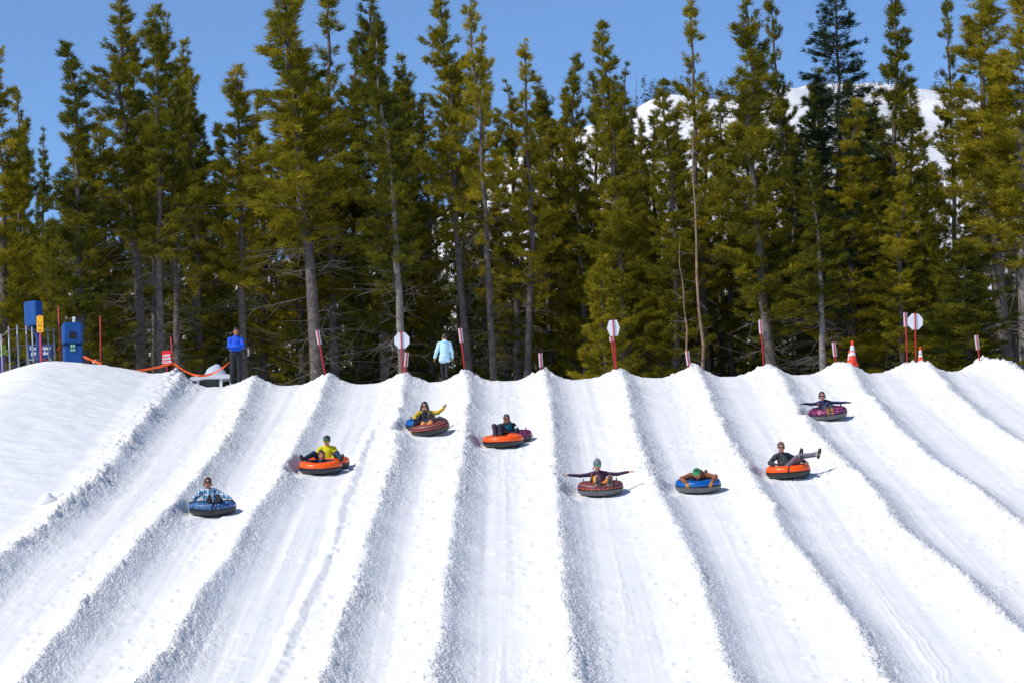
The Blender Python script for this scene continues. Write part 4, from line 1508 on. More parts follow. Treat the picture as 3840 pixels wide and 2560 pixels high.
def make_tube(name, label, M, cover, base, straps=True, front_strap=False, seed=0, rope=False):
    root = empty(name, m4=M)
    tag(root, label, 'snow tube', 'inflated snow tubes on the lanes')
    r = np.random.default_rng(seed)
    NT, NP = 128, 14
    th = np.linspace(0, 2 * np.pi, NT, endpoint=False)
    k = 34
    wr = np.abs(np.sin(th * k / 2 + 0.5 * np.sin(th * 3 + seed))) * (0.5 + 0.5 * np.sin(th * 5 + seed * 2) ** 2)
    sag = 0.008 * np.sin(th * 2 + seed) + 0.005 * np.sin(th * 3 + 2 * seed)

    def half(a0, a1):
        v = []
        for a in np.linspace(a0, a1, NP):
            ca, sa = math.cos(a), math.sin(a)
            rr = RM_ + RW * np.sign(ca) * abs(ca) ** 0.62
            zz = RHT + RHT * np.sign(sa) * abs(sa) ** 0.80 + sag * (sa > 0)
            seam = math.exp(-((abs(ca) - 1) / 0.13) ** 2) if ca > 0 else 0.25 * math.exp(-((abs(ca) - 1) / 0.2) ** 2)
            pinch = 0.016 * wr * seam
            v.append(np.stack([(rr - pinch) * np.cos(th), (rr - pinch) * np.sin(th), np.full(NT, 0.0) + zz], -1))
        v = np.concatenate(v)
        i = np.arange(NT * NP).reshape(NP, NT)
        f = np.stack([i[:-1], np.roll(i, -1, 1)[:-1], np.roll(i, -1, 1)[1:], i[1:]], -1).reshape(-1, 4)
        return v, f

    e = 0.05
    v, f = half(e, math.pi - e)
    cov = link('top_cover', mesh_from('top_cover', v, f, [cover], smooth=True), root)
    v, f = half(math.pi + e, 2 * math.pi - e)
    link('bottom_shell', mesh_from('bottom_shell', v, f, [base], smooth=True), root)
    for rad in (RM_ + RW, RM_ - RW):
        mb = MB()
        pts = [((rad - 0.004) * math.cos(t), (rad - 0.004) * math.sin(t), RHT + 0.0) for t in np.linspace(0, 2 * math.pi, 73)]
        mb.tube(pts, 0.009, n=6)
        mb.build('seam', WEB, root, smooth=True)
    MB().lathe([(0.001, 0.035), (0.23, 0.035), (0.24, 0.06), (0.001, 0.065)], n=32).build('seat_floor', WEB, root)
    if straps:
        for t0 in (0.12, math.pi - 0.12):
            hs_ = MB()
            pts = []
            for s_ in np.linspace(0, math.pi, 9):
                rad = RM_ + 0.03
                tt = t0 + 0.11 * math.cos(s_)
                pts.append((rad * math.cos(tt), rad * math.sin(tt), 2 * RHT - 0.01 + 0.085 * math.sin(s_)))
            hs_.tube(pts, 0.012, n=6)
            hs_.build('handle', WEB, root, smooth=True)
    if front_strap:
        mb = MB()
        t0 = front_strap
        pts, rads = [], []
        for a in np.linspace(1.9, -0.55, 14):
            ca, sa = math.cos(a), math.sin(a)
            rr = RM_ + (RW + .008) * np.sign(ca) * abs(ca) ** 0.62
            zz = RHT + (RHT + .008) * np.sign(sa) * abs(sa) ** 0.80
            tt = t0 + 0.25 * (a - 0.2) * 0.3
            pts.append((rr * math.cos(tt), rr * math.sin(tt), zz))
        mb.tube(pts, 0.016, n=6)
        mb.build('pull_strap', WEB, root, smooth=True)
    if rope:
        mb = MB()
        mb.tube([(0.50, 0.22, 2 * RHT - .03), (0.58, 0.16, 0.22), (0.63, 0.1, 0.08), (0.60, 0.0, 0.015), (0.52, -0.2, 0.01)], 0.012, n=6)
        mb.build('tow_rope', mat('white_rope', (0.6, 0.58, 0.52), rough=0.8), root, smooth=True)
    return root


make_tube('snow_tube', 'blue confetti-patterned snow tube under the plaid-jacketed rider', T1, BLUEP, RUBBER, front_strap=-math.pi / 2, seed=1)
make_tube('snow_tube', 'orange snow tube carrying the child in front of the yellow jacket', T2, ORANGE_V, RUBBER, straps=False, seed=2)
make_tube('snow_tube', 'orange snow tube half hidden behind, under the yellow-jacketed man', T2b, ORANGE_V, RUBBER, straps=False, seed=3)
make_tube('snow_tube', 'tilted rainbow zigzag snow tube in front of a plain blue one', T3, RAINBOW, RUBBER, seed=4)
make_tube('snow_tube', 'plain blue snow tube behind the tilted rainbow one', T3b, BLUE_V, RUBBER, seed=5)
make_tube('snow_tube', 'orange snow tube in front of a dark pink one', T4, ORANGE_V, RUBBER, straps=False, seed=6)
make_tube('snow_tube', 'dark pink leopard snow tube behind the orange one', T4b, PINKL, RUBBER, seed=7, rope=True)
make_tube('snow_tube', 'level rainbow zigzag snow tube under the rider in purple', T5, RAINBOW, GREY_BASE, seed=8)
make_tube('snow_tube', 'blue snow tube with grey base under the rider lying face down', T6, BLUE_V, GREY_BASE, straps=False, seed=9)
make_tube('snow_tube', 'orange snow tube with black strap under the man raising his legs', T7, ORANGE_V, RUBBER, straps=False, front_strap=-math.pi / 2 + 0.1, seed=10)
make_tube('snow_tube', 'bright pink leopard snow tube highest on the right lanes', T8, PINKL, GREY_BASE, seed=11)

# ------------------------------------------------------------------ people
def surface_nets(f, o, h):
    s = f < 0
    sh = np.array(f.shape) - 1
    cnt = np.zeros(sh, int)
    for dx in (0, 1):
        for dy in (0, 1):
            for dz_ in (0, 1):
                cnt += s[dx:dx + sh[0], dy:dy + sh[1], dz_:dz_ + sh[2]]
    act = (cnt > 0) & (cnt < 8)
    I = np.argwhere(act)
    idx = np.full(sh, -1)
    idx[act] = np.arange(len(I))
    acc = np.zeros((len(I), 3))
    num = np.zeros(len(I))
    cor = [(a, b, c) for a in (0, 1) for b in (0, 1) for c in (0, 1)]
    val = {c: f[I[:, 0] + c[0], I[:, 1] + c[1], I[:, 2] + c[2]] for c in cor}
    for c in cor:
        for ax in range(3):
            if c[ax] == 0:
                d = list(c)
                d[ax] = 1
                d = tuple(d)
                a, b = val[c], val[d]
                m = (a < 0) != (b < 0)
                t = np.where(m, a / np.where(m, a - b, 1), 0)
                p = np.tile(np.array(c, float), (len(I), 1))
                p[:, ax] += t
                acc[m] += p[m]
                num += m
    V = (I + acc / num[:, None]) * h + o
    F_ = []
    for ax in range(3):
        b, c = (ax + 1) % 3, (ax + 2) % 3
        sl0 = [slice(None)] * 3
        sl1 = [slice(None)] * 3
        sl0[ax], sl1[ax] = slice(0, -1), slice(1, None)
        s0, s1 = s[tuple(sl0)], s[tuple(sl1)]
        E = np.argwhere(s0 != s1)
        E = E[(E[:, b] > 0) & (E[:, c] > 0) & (E[:, b] < sh[b]) & (E[:, c] < sh[c])]
        inside = s0[E[:, 0], E[:, 1], E[:, 2]]
        q = []
        for db, dc in ((-1, -1), (0, -1), (0, 0), (-1, 0)):
            e = E.copy()
            e[:, b] += db
            e[:, c] += dc
            q.append(idx[e[:, 0], e[:, 1], e[:, 2]])
        q = np.stack(q, 1)
        q[~inside] = q[~inside][:, ::-1]
        F_.append(q)
    return V, np.concatenate(F_)


class Fig:
    def __init__(s):
        s.pr = []
        s.cuts = []

    def cap(s, a, b, ra, rb, m, k=0.018):
        s.pr.append(('c', np.array(a, float), np.array(b, float), ra, rb, m, k))

    def ell(s, c, r, m, A=None, k=0.018):
        s.pr.append(('e', np.array(c, float), np.array(r, float), np.eye(3) if A is None else np.array(A, float), None, m, k))

    def cut(s, c, r, A=None):
        s.cuts.append(('e', np.array(c, float), np.array(r, float), np.eye(3) if A is None else np.array(A, float), None, 0, 0))

    @staticmethod
    def dist(p, X):
        if p[0] == 'c':
            _, a, b, ra, rb = p[:5]
            ab = b - a
            t = np.clip(((X - a) @ ab) / max(ab @ ab, 1e-9), 0, 1)
            return np.linalg.norm(X - (a + t[..., None] * ab), axis=-1) - (ra + (rb - ra) * t)
        _, c, r, A = p[:4]
        q = (X - c) @ A.T
        k0 = np.linalg.norm(q / r, axis=-1)
        k1 = np.linalg.norm(q / r ** 2, axis=-1)
        return np.where(k1 > 1e-6, k0 * (k0 - 1) / np.maximum(k1, 1e-6), -r.min())

    @staticmethod
    def bb(p):
        if p[0] == 'c':
            lo = np.minimum(p[1] - p[3], p[2] - p[4])
            hi = np.maximum(p[1] + p[3], p[2] + p[4])
            return lo, hi
        e = np.sqrt(((p[3] * p[2][:, None]) ** 2).sum(0))
        return p[1] - e, p[1] + e

    def mesh(s, name, mats, h=0.0118, noise=0.0):
        lo = np.min([s.bb(p)[0] for p in s.pr], 0) - 0.04
        hi = np.max([s.bb(p)[1] for p in s.pr], 0) + 0.04
        n = np.ceil((hi - lo) / h).astype(int) + 1
        f = np.full(n, 0.05)
        ax = [lo[i] + np.arange(n[i]) * h for i in range(3)]
        for p in s.pr:
            a, b = s.bb(p)
            i0 = np.maximum(((a - 0.035 - lo) / h).astype(int), 0)
            i1 = np.minimum(((b + 0.035 - lo) / h).astype(int) + 2, n)
            X = np.stack(np.meshgrid(*[ax[i][i0[i]:i1[i]] for i in range(3)], indexing='ij'), -1)
            d = s.dist(p, X)
            g = f[i0[0]:i1[0], i0[1]:i1[1], i0[2]:i1[2]]
            k = p[6]
            hh = np.clip(0.5 + 0.5 * (g - d) / k, 0, 1)
            g[...] = np.minimum(0.05, g * (1 - hh) + d * hh - k * hh * (1 - hh))
        for p in s.cuts:
            a, b = s.bb(p)
            i0 = np.maximum(((a - 0.02 - lo) / h).astype(int), 0)
            i1 = np.minimum(((b + 0.02 - lo) / h).astype(int) + 2, n)
            if (i1 <= i0).any():
                continue
            X = np.stack(np.meshgrid(*[ax[i][i0[i]:i1[i]] for i in range(3)], indexing='ij'), -1)
            g = f[i0[0]:i1[0], i0[1]:i1[1], i0[2]:i1[2]]
            g[...] = np.maximum(g, -s.dist(p, X))
        V, Q = surface_nets(f, lo, h)
        if noise:
            V = V + noise * np.stack([vnoise(V[:, 0] * 28 + V[:, 1] * 9, V[:, 2] * 28, 97), vnoise(V[:, 1] * 28, V[:, 2] * 28 + V[:, 0] * 9, 98), vnoise(V[:, 0] * 28, V[:, 1] * 28 + V[:, 2] * 9, 99)], -1)
        C = V[Q].mean(1)
        best = np.full(len(Q), 9.0)
        mi = np.zeros(len(Q), int)
        for p in s.pr:
            d = s.dist(p, C)
            m = d < best - 0.0005
            best[m] = d[m]
            mi[m] = p[5]
        return mesh_from(name, V, Q, mats, mi, smooth=True)


SKIN = mat('skin', srgb(205, 140, 112), rough=0.55, vary=0.06, vscale=14)
SKIN_TAN = mat('skin_tan', srgb(172, 108, 80), rough=0.55, vary=0.06, vscale=14)
LIP = mat('lips', srgb(150, 66, 62), rough=0.5)
TEETH = mat('teeth', (0.75, 0.72, 0.68), rough=0.4)
LENS = mat('dark_lens', (0.008, 0.008, 0.010), rough=0.12)
FRAME = mat('glasses_frame', (0.015, 0.013, 0.012), rough=0.4)
HAIR_DK = mat('dark_hair', (0.016, 0.011, 0.009), rough=0.5, vary=0.3, vscale=60)
HAIR_BR = mat('brown_hair', (0.065, 0.034, 0.018), rough=0.5, vary=0.3, vscale=60)
HAIR_BL = mat('light_brown_hair', (0.17, 0.092, 0.042), rough=0.5, vary=0.3, vscale=60)
GLOVE_BK = mat('black_glove', (0.018, 0.018, 0.020), rough=0.75)
BOOT_BK = mat('black_boot', (0.016, 0.016, 0.018), rough=0.6)
SOLE_BK = mat('black_sole', (0.028, 0.027, 0.027), rough=0.75, bump=0.8, bscale=45)


def cloth(name, c, rough=0.8, vary=0.12):
    return mat(name, c, rough=rough, bump=0.5, bscale=16, vary=vary, vscale=9)


def N3(v):
    v = np.array(v, float)
    return v / (np.linalg.norm(v) + 1e-9)


def hand(fg, wrist, d, n, m, curl=25, size=1.0, spread=0.06, thumb=None, r=1.0, curl_tip=None):
    """palm and five separate fingers; d points along the hand, n out of the palm"""
    d = N3(d)
    n = np.array(n, float)
    n = N3(n - d * (n @ d))
    s = np.cross(d, n)
    if thumb is not None and s @ np.array(thumb, float) < 0:
        s = -s
    W = np.array(wrist, float)
    sz = size
    root = []
    for i, o in enumerate((0.030, 0.010, -0.010, -0.029)):        # index .. little
        k = W + d * (0.088 - 0.004 * abs(i - 1)) * sz + s * o * sz
        root.append(k)
        fg.cap(W + d * 0.02 * sz + s * o * 0.6 * sz, k, 0.0145 * r, 0.0125 * r, m, k=0.010)
    ln = (0.070, 0.078, 0.072, 0.056)
    for i, k in enumerate(root):
        a = math.radians(curl)
        sp = (0.030 - 0.020 * i) * spread / 0.03 * 1.0
        dd = N3(d * math.cos(a) + n * math.sin(a) + s * sp)
        p1 = k + dd * ln[i] * 0.5 * sz
        a2 = math.radians(curl * 2.1 if curl_tip is None else curl_tip)
        d2 = N3(d * math.cos(a2) + n * math.sin(a2) + s * sp)
        p2 = p1 + d2 * ln[i] * 0.5 * sz
        fg.cap(k, p1, 0.0110 * r, 0.0100 * r, m, k=0.003)
        fg.cap(p1, p2, 0.0100 * r, 0.0085 * r, m, k=0.003)
    t0 = W + d * 0.028 * sz + s * 0.022 * sz
    t1 = t0 + N3(d * 0.6 + s * 0.75 + n * 0.35) * 0.045 * sz
    t2 = t1 + N3(d * 0.9 + s * 0.3 + n * 0.35) * 0.034 * sz
    fg.cap(t0, t1, 0.0150 * r, 0.0120 * r, m, k=0.006)
    fg.cap(t1, t2, 0.0120 * r, 0.0095 * r, m, k=0.003)


def foot(fg, ankle, t, s, boot, sole, rim=None, size=1.0, cuff=True):
    """t points to the toes, s out of the sole"""
    t = N3(t)
    s = np.array(s, float)
    s = N3(s - t * (s @ t))
    w = np.cross(t, s)
    A = np.stack([t, s, w])
    heel = np.array(ankle, float) + s * 0.065 * size - t * 0.055 * size
    c = heel + t * 0.105 * size
    fg.cap(ankle, heel + t * 0.05 * size - s * 0.02, 0.052 * size, 0.046 * size, boot)
    fg.cap(np.array(ankle) - s * 0.06, ankle, 0.055 * size, 0.054 * size, boot)
    fg.ell(c - s * 0.012, (0.135 * size, 0.044 * size, 0.047 * size), boot, A)
    fg.ell(c + s * 0.020 + t * 0.045 * size, (0.095 * size, 0.018, 0.050 * size), sole, A, k=0.006)
    fg.ell(c + s * 0.020 - t * 0.065 * size, (0.068 * size, 0.018, 0.041 * size), sole, A, k=0.006)
    if rim is not None:
        fg.ell(c + s * 0.006 + t * 0.045 * size, (0.101 * size, 0.018, 0.056 * size), rim, A, k=0.004)
        fg.ell(c + s * 0.006 - t * 0.065 * size, (0.074 * size, 0.018, 0.047 * size), rim, A, k=0.004)


def head_matrix(hd, yaw=0, pitch=0, roll=0, scale=1.0):
    E = Matrix.Rotation(math.radians(yaw), 3, 'Z') @ Matrix.Rotation(math.radians(roll), 3, 'Y') @ Matrix.Rotation(math.radians(pitch), 3, 'X')
    f = E @ Vector((0, -1, 0))
    u = E @ Vector((0, 0, 1))
    x = f.cross(u)
    return np.array([list(x), list(f), list(u)]).T * scale, np.array(hd, float)


class Person:
    """joints in the frame M; keys ending in L lie towards -x, R towards +x"""

    def __init__(s, label, M, j, o):
        s.o = o
        k = o.get('size', 1.0)
        root = empty('person', m4=M)
        s.root = root
        tag(root, label, 'person', o.get('group'))
        mats = [o['jacket'], o['pants'], o.get('skin', SKIN), o.get('glove') or o.get('skin', SKIN), o.get('boot', BOOT_BK), o.get('sole', SOLE_BK), LIP, TEETH, o.get('rim', WHITE_PRINT), o.get('sleeve', o['jacket']), o.get('vest', o['jacket']), HAIR_DK]
        JK, PT, SK, GL, BT, SO, LP, TE, RIM, SL, VE, EYE = range(12)
        fg = Fig()
        pel, ch, nk, hd = (np.array(j[n], float) for n in ('pel', 'ch', 'nk', 'hd'))
        hs_ = o.get('hscale', 1.14)
        hd = hd + np.array([0, 0, .018])
        Rh, hc = head_matrix(hd, *o.get('head', (0, 0, 0)), scale=hs_)
        s.Rh, s.hc, s.hs = Rh, hc, hs_
        T = lambda p: Rh @ np.array(p, float) + hc
        AX = (Rh / hs_).T
        E = lambda c, r, m, kk=0.012: fg.ell(T(c), np.array(r) * hs_, m, AX, k=kk)
        # head
        E((0, -.012, .030), (.077, .094, .088), SK)
        E((0, .018, -.030), (.061, .072, .076), SK)
        E((0, .046, -.086), (.035, .030, .024), SK)
        E((0, .076, .030), (.046, .014, .011), SK)
        fg.cap(T((0, .086, .014)), T((0, .104, -.020)), .008 * hs_, .0125 * hs_, SK, k=.008)
        for sx in (-1, 1):
            E((sx * .079, -.004, -.006), (.012, .021, .031), SK, .006)
            E((sx * .046, .048, -.030), (.026, .026, .022), SK)
            if o.get('eyes'):
                E((sx * .031, .083, .008), (.012, .006, .007), EYE, .002)
        if o.get('smile'):
            E((0, .088, -.060), (.029, .010, .013), LP, .003)
            E((0, .0925, -.057), (.022, .008, .006), TE, .002)
        else:
            E((0, .088, -.060), (.024, .008, .008), LP, .003)
        fg.cap(T((0, -.02, -.07)), nk, .052 * hs_, .058 * k, SK)
        # torso
        shL, shR = np.array(j['shL'], float), np.array(j['shR'], float)
        bulk = o.get('bulk', 1.1) * k
        xax = N3(shR - shL)
        zax = N3(nk - pel)
        yax = N3(np.cross(zax, xax))
        xax = np.cross(yax, zax)
        A = np.stack([xax, yax, zax])
        fg.ell(ch, (0.165 * bulk, 0.125 * bulk, 0.20 * bulk), VE, A, k=.04)
        mid = (pel + ch) / 2
        fg.ell(mid, (0.155 * bulk, 0.125 * bulk, 0.19 * bulk), VE, A, k=.04)
        fg.ell(pel, (0.165 * bulk, 0.13 * bulk, 0.12 * bulk), PT if o.get('hem', 0) == 0 else JK, A, k=.03)
        fg.cap(shL, nk - zax * .03, .068 * bulk, .072 * bulk, JK, k=.03)
        fg.cap(shR, nk - zax * .03, .068 * bulk, .072 * bulk, JK, k=.03)
        if o.get('collar', True):
            fg.cap(nk - zax * .02, nk + zax * .035, .078 * k, .070 * k, JK, k=.01)
        if o.get('hood'):
            fg.ell(nk + yax * 0.09 + zax * 0.01, (.12, .065, .075), JK, A, k=.02)
        # arms
        for sd in 'LR':
            sh_, el, wr = (np.array(j[n + sd], float) for n in ('sh', 'el', 'wr'))
            ar = o.get('arm', 1.16) * k
            fg.cap(sh_, el, .064 * ar, .052 * ar, SL, k=.02)
            fg.cap(el, wr, .052 * ar, .040 * ar, SL, k=.02)
            fd = N3(wr - el)
            hdirs = j.get('hd' + sd, fd)
            fg.cap(wr - fd * .005, wr + N3(hdirs) * .02, .030 * k, .026 * k, GL, k=.006)
            hand(fg, wr + N3(hdirs) * .005, hdirs, j.get('pn' + sd, (0, 0, -1)), GL, curl=j.get('curl' + sd, 22), size=o.get('hsize', 1.08) * k, thumb=j.get('th' + sd, (0, -1, .2)), r=1.18 if o.get('glove') else 1.0, spread=o.get('spread', .06))
            if o.get('glove') and o.get('gauntlet'):
                fg.cap(wr - fd * .06, wr, .047 * k, .040 * k, GL, k=.004)
        # legs
        if not o.get('nolegs'):
            for sd in 'LR':
                hp_, kn, an = (np.array(j[n + sd], float) for n in ('hip', 'kn', 'an'))
                lr = o.get('leg', 1.0) * k
                fg.cap(hp_, kn, .098 * lr, .074 * lr, PT, k=.03)
                fg.cap(kn, an, .072 * lr, .060 * lr, PT, k=.025)
                foot(fg, an, j['toe' + sd], j['sole' + sd], BT, SO, RIM if o.get('rim') else None, size=o.get('fsize', 1.0) * k)
        if o.get('skirt'):                    # jacket hem over the hips
            fg.ell(pel + np.array([0, 0, -0.02]), (.20, .155, .17), JK, A, k=.03)
            fg.cap(pel + np.array([-.09, 0, -.15]), pel + np.array([.09, 0, -.15]), .13, .13, JK, k=.03)
        for e in o.get('extra', ()):          # (centre, radii, material slot)
            fg.ell(e[0], e[1], e[2], k=.006)
        link('body', fg.mesh('body', mats, noise=0.0025), root)
        s.dress()

    def hfig(s):
        g = Fig()
        AX = (s.Rh / s.hs).T
        T = lambda p: s.Rh @ np.array(p, float) + s.hc
        return g, T, (lambda c, r, kk=.012, m=0: g.ell(T(c), np.array(r) * s.hs, m, AX, k=kk)), (lambda c, r: g.cut(T(c), np.array(r) * s.hs, AX))

    def dress(s):
        o = s.o
        if o.get('hair'):
            style, m = o['hair']
            g, T, E, C = s.hfig()
            q = s.hs
            if style == 'balding':
                pass
            E((0, -.020, .036), (.086, .102, .097))
            if style == 'short':
                E((0, .03, .105), (.06, .055, .03))
            C((0, .100, -.018), (.071, .080, .092))
            C((0, .055, -.125), (.12, .12, .095))
            if style == 'long':
                for sx in (-1, 1):
                    g.cap(T((sx * .072, -.01, .03)), T((sx * .092, -.005, -.10)), .030 * q, .034 * q, 0)
                    g.cap(T((sx * .092, -.005, -.10)), T((sx * .098, .02, -.20)), .034 * q, .018 * q, 0)
                g.cap(T((0, -.07, 0)), T((0, -.075, -.17)), .055 * q, .05 * q, 0)
            elif style == 'braids':
                for sx in (-1, 1):
                    pts = [(sx * .078, .0, -.03), (sx * .088, .01, -.08), (sx * .092, .025, -.13), (sx * .098, .045, -.18)]
                    for a_, b_ in zip(pts[:-1], pts[1:]):
                        mdl = tuple((np.array(a_) + np.array(b_)) / 2)
                        g.ell(T(mdl), (.017 * q, .017 * q, .032 * q), 0, k=.004)
            elif style == 'sidebraid':
                pts = [(.078, 0, -.04), (.095, .03, -.10), (.115, .06, -.17), (.135, .07, -.24), (.15, .06, -.31), (.17, .05, -.38)]
                for a_, b_ in zip(pts[:-1], pts[1:]):
                    a_, b_ = np.array(a_), np.array(b_)
                    g.ell(T((a_ + b_) / 2), (.024 * q, .024 * q, .042 * q), 0, k=.004)
                    g.ell(T(b_), (.024 * q, .024 * q, .03 * q), 0, k=.004)
            elif style == 'straight':
                for sx in (-1, 1):
                    g.cap(T((sx * .080, -.01, .02)), T((sx * .088, .01, -.15)), .018 * q, .012 * q, 0)
                g.cap(T((0, -.08, 0)), T((0, -.08, -.16)), .045 * q, .03 * q, 0)
            elif style == 'bun':
                E((0, -.10, .05), (.045, .04, .045))
            elif style == 'messy':
                E((.03, -.02, .10), (.06, .07, .05))
                for sx in (-1, 1):
                    g.cap(T((sx * .08, -.02, .02)), T((sx * .085, 0, -.08)), .022 * q, .02 * q, 0)
            link('hair', g.mesh('hair', [m], h=.0115, noise=.004), s.root)
        if o.get('hat'):
            style, m = o['hat']
            g, T, E, C = s.hfig()
            if style == 'beanie':
                E((0, -.014, .060), (.094, .110, .105))
                E((0, -.014, .050), (.099, .114, .034), .006)
                E((0, -.03, .118), (.062, .072, .06))
                C((0, -.01, -.12), (.16, .17, .145))
            elif style == 'cap':
                E((0, -.014, .055), (.092, .106, .088))
                E((0, .125, .050), (.078, .088, .015), .008)
                C((0, -.01, -.12), (.16, .17, .150))
            elif style == 'helmet':
                E((0, -.018, .036), (.108, .122, .112))
                C((0, .10, -.03), (.075, .08, .10))
                C((0, .02, -.16), (.14, .16, .11))
            link({'beanie': 'beanie', 'cap': 'cap', 'helmet': 'helmet'}[style], g.mesh(style, [m], h=.0105), s.root)
        if o.get('badge'):
            mm = MB()
            mm.ell(Vector(s.Rh @ np.array((0, .083, .098)) + s.hc), (.024, .012, .020), n=12, m=8)
            mm.build('cap_badge', o['badge'], s.root, smooth=True)
        if o.get('glasses'):
            lens = o['glasses']
            mb = MB()
            wide = o.get('lens', (.032, .011, .021))
            X = Matrix(((s.Rh / s.hs)).tolist())
            for sx in (-1, 1):
                mb.ell(Vector(s.Rh @ np.array((sx * .034, .089, .010)) + s.hc), [c * s.hs for c in wide], n=16, m=10, mi=0, rot=X)
            tw = lambda p: Vector(s.Rh @ np.array(p, float) + s.hc)
            mb.tube([tw((-.012, .097, .016)), tw((.012, .097, .016))], .005, n=6, mi=1)
            for sx in (-1, 1):
                mb.tube([tw((sx * .062, .080, .016)), tw((sx * .082, .04, .014)), tw((sx * .084, -.02, .010))], .005, n=6, mi=1)
            mb.build('sunglasses', [lens, FRAME], s.root, smooth=True)


def R_(*a):
    return a


UP, DN, FW = (0, 0, 1), (0, 0, -1), (0, -1, 0)


def plaid(nt, vec):
    sx = nt.nodes.new('ShaderNodeSeparateXYZ')
    nt.links.new(vec, sx.inputs[0])
    def stripe(sock, f, ph, w):
        return mth(nt, 'LESS_THAN', mth(nt, 'FRACT', mth(nt, 'MULTIPLY_ADD', sock, f, ph)), w)
    mixes = None
    base = srgb(16, 120, 165)
    cur = None
    for sock, f, ph, w, col, fac in ((sx.outputs[0], 8.5, .2, .36, (225, 226, 232), .85), (sx.outputs[2], 8.5, .1, .36, (225, 226, 232), .85), (sx.outputs[0], 8.5, .75, .16, (10, 80, 130), .9), (sx.outputs[2], 8.5, .6, .16, (36, 190, 205), .8),
                                     (sx.outputs[0], 17, .3, .12, (58, 24, 92), 1), (sx.outputs[2], 17, .15, .12, (58, 24, 92), 1)):
        mx = nt.nodes.new('ShaderNodeMix')
        mx.data_type = 'RGBA'
        nt.links.new(mth(nt, 'MULTIPLY', stripe(sock, f, ph, w), fac), mx.inputs[0])
        if cur is None:
            mx.inputs[6].default_value = base
        else:
            nt.links.new(cur, mx.inputs[6])
        mx.inputs[7].default_value = srgb(*col)
        cur = mx.outputs[2]
    return cur


PLAID = pattern_mat('plaid_jacket', plaid, 0.8)
CAMO = pattern_mat('grey_camo_jacket', blotch([(0, (12, 13, 16)), (0.44, (66, 70, 74)), (0.52, (14, 15, 19)), (0.62, (96, 100, 102)), (0.68, (18, 20, 24))], 11), 0.8)


def legs_front(xL=-.1, xR=.12, zk=.40, yk=-.12, za=.36, ya=-.44, hx=.1, py=.05, pz=.16, toe=(0, -.18, 1), sole=(0, -1, -.1)):
    return dict(hipL=(-hx, py, pz), hipR=(hx, py, pz), knL=(xL - .03, yk, zk), knR=(xR + .03, yk, zk), anL=(xL, ya, za), anR=(xR, ya, za), toeL=toe, toeR=toe, soleL=sole, soleR=sole)


# plaid rider
j = dict(pel=(-.02, .10, .19), ch=(-.07, .19, .42), nk=(-.11, .22, .60), hd=(-.115, .19, .755), shL=(-.26, .20, .545), shR=(.07, .23, .545),
         elL=(-.42, .05, .43), elR=(.28, .08, .45), wrL=(-.50, -.06, .36), wrR=(.46, -.06, .37), hdL=(-.35, -.5, -.45), hdR=(.35, -.5, -.4), curlL=55, curlR=55)
j.update(legs_front(-.05, .16, zk=.36, yk=-.12, za=.40, ya=-.42, toe=(0.02, -.25, 1), sole=(0, -1, -.2)))
Person('rider in teal plaid jacket and dark braids on the blue confetti tube', T1, j, dict(jacket=PLAID, pants=cloth('black_trousers', (.016, .016, .018)), skin=SKIN_TAN, glove=GLOVE_BK, hair=('braids', HAIR_DK), glasses=LENS, head=(4, -8, 3), group='tube riders'))

# yellow man and child
j = dict(pel=(.0, .02, .16), ch=(-.02, .06, .43), nk=(-.03, .08, .60), hd=(-.03, .04, .745), shL=(-.21, .06, .54), shR=(.16, .07, .54), elL=(-.30, -.14, .44), elR=(.26, -.14, .44), wrL=(-.20, -.38, .34), wrR=(.16, -.40, .34), hdL=(.2, -.8, -.4), hdR=(-.2, -.8, -.4),
         hipL=(-.1, -.02, .18), hipR=(.1, -.02, .18), knL=(-.36, -.46, .46), knR=(.27, -.46, .46), anL=(-.62, -.90, .34), anR=(.42, -.92, .34), toeL=(-.30, -.25, 1), toeR=(.35, -.25, 1), soleL=(-.25, -1, -.2), soleR=(.2, -1, -.2))
YEL = cloth('yellow_jacket', srgb(212, 200, 8))
NAVY_P = cloth('navy_trousers', srgb(14, 48, 66))
Person('man in yellow jacket and visor cap on the rear orange tube', T2b, j, dict(jacket=YEL, pants=NAVY_P, hair=('short', HAIR_DK), hat=('cap', cloth('grey_green_cap', srgb(66, 84, 84))), glasses=mat('rainbow_lens', srgb(120, 210, 40), rough=0.1), lens=(.036, .014, .024), head=(-6, 2, 0), glove=None, group='tube riders', leg=1.05))
j = dict(pel=(.02, .10, .12), ch=(.02, .16, .24), nk=(.02, .17, .33), hd=(.025, .12, .455), shL=(-.08, .16, .30), shR=(.12, .16, .30), elL=(-.24, -.02, .325), elR=(.26, -.02, .325), wrL=(-.40, -.12, .335), wrR=(.36, -.14, .335), hdL=(-.5, -.5, -.25), hdR=(.4, -.6, -.25), curlL=45, curlR=45,
         hipL=(-.06, .06, .11), hipR=(.09, .06, .11), knL=(-.06, -.12, .20), knR=(.10, -.12, .20), anL=(-.05, -.20, .10), anR=(.09, -.20, .10), toeL=(0, -1, .2), toeR=(0, -1, .2), soleL=(0, -.2, -1), soleR=(0, -.2, -1))
Person('child with tousled brown hair peering over the front orange tube', T2, j, dict(jacket=cloth('navy_jacket', srgb(12, 34, 62)), pants=NAVY_P, skin=SKIN, hair=('messy', HAIR_BR), eyes=True, size=.76, hscale=1.0, bulk=1.0, head=(8, 6, 4), hsize=.95, group='tube riders'))

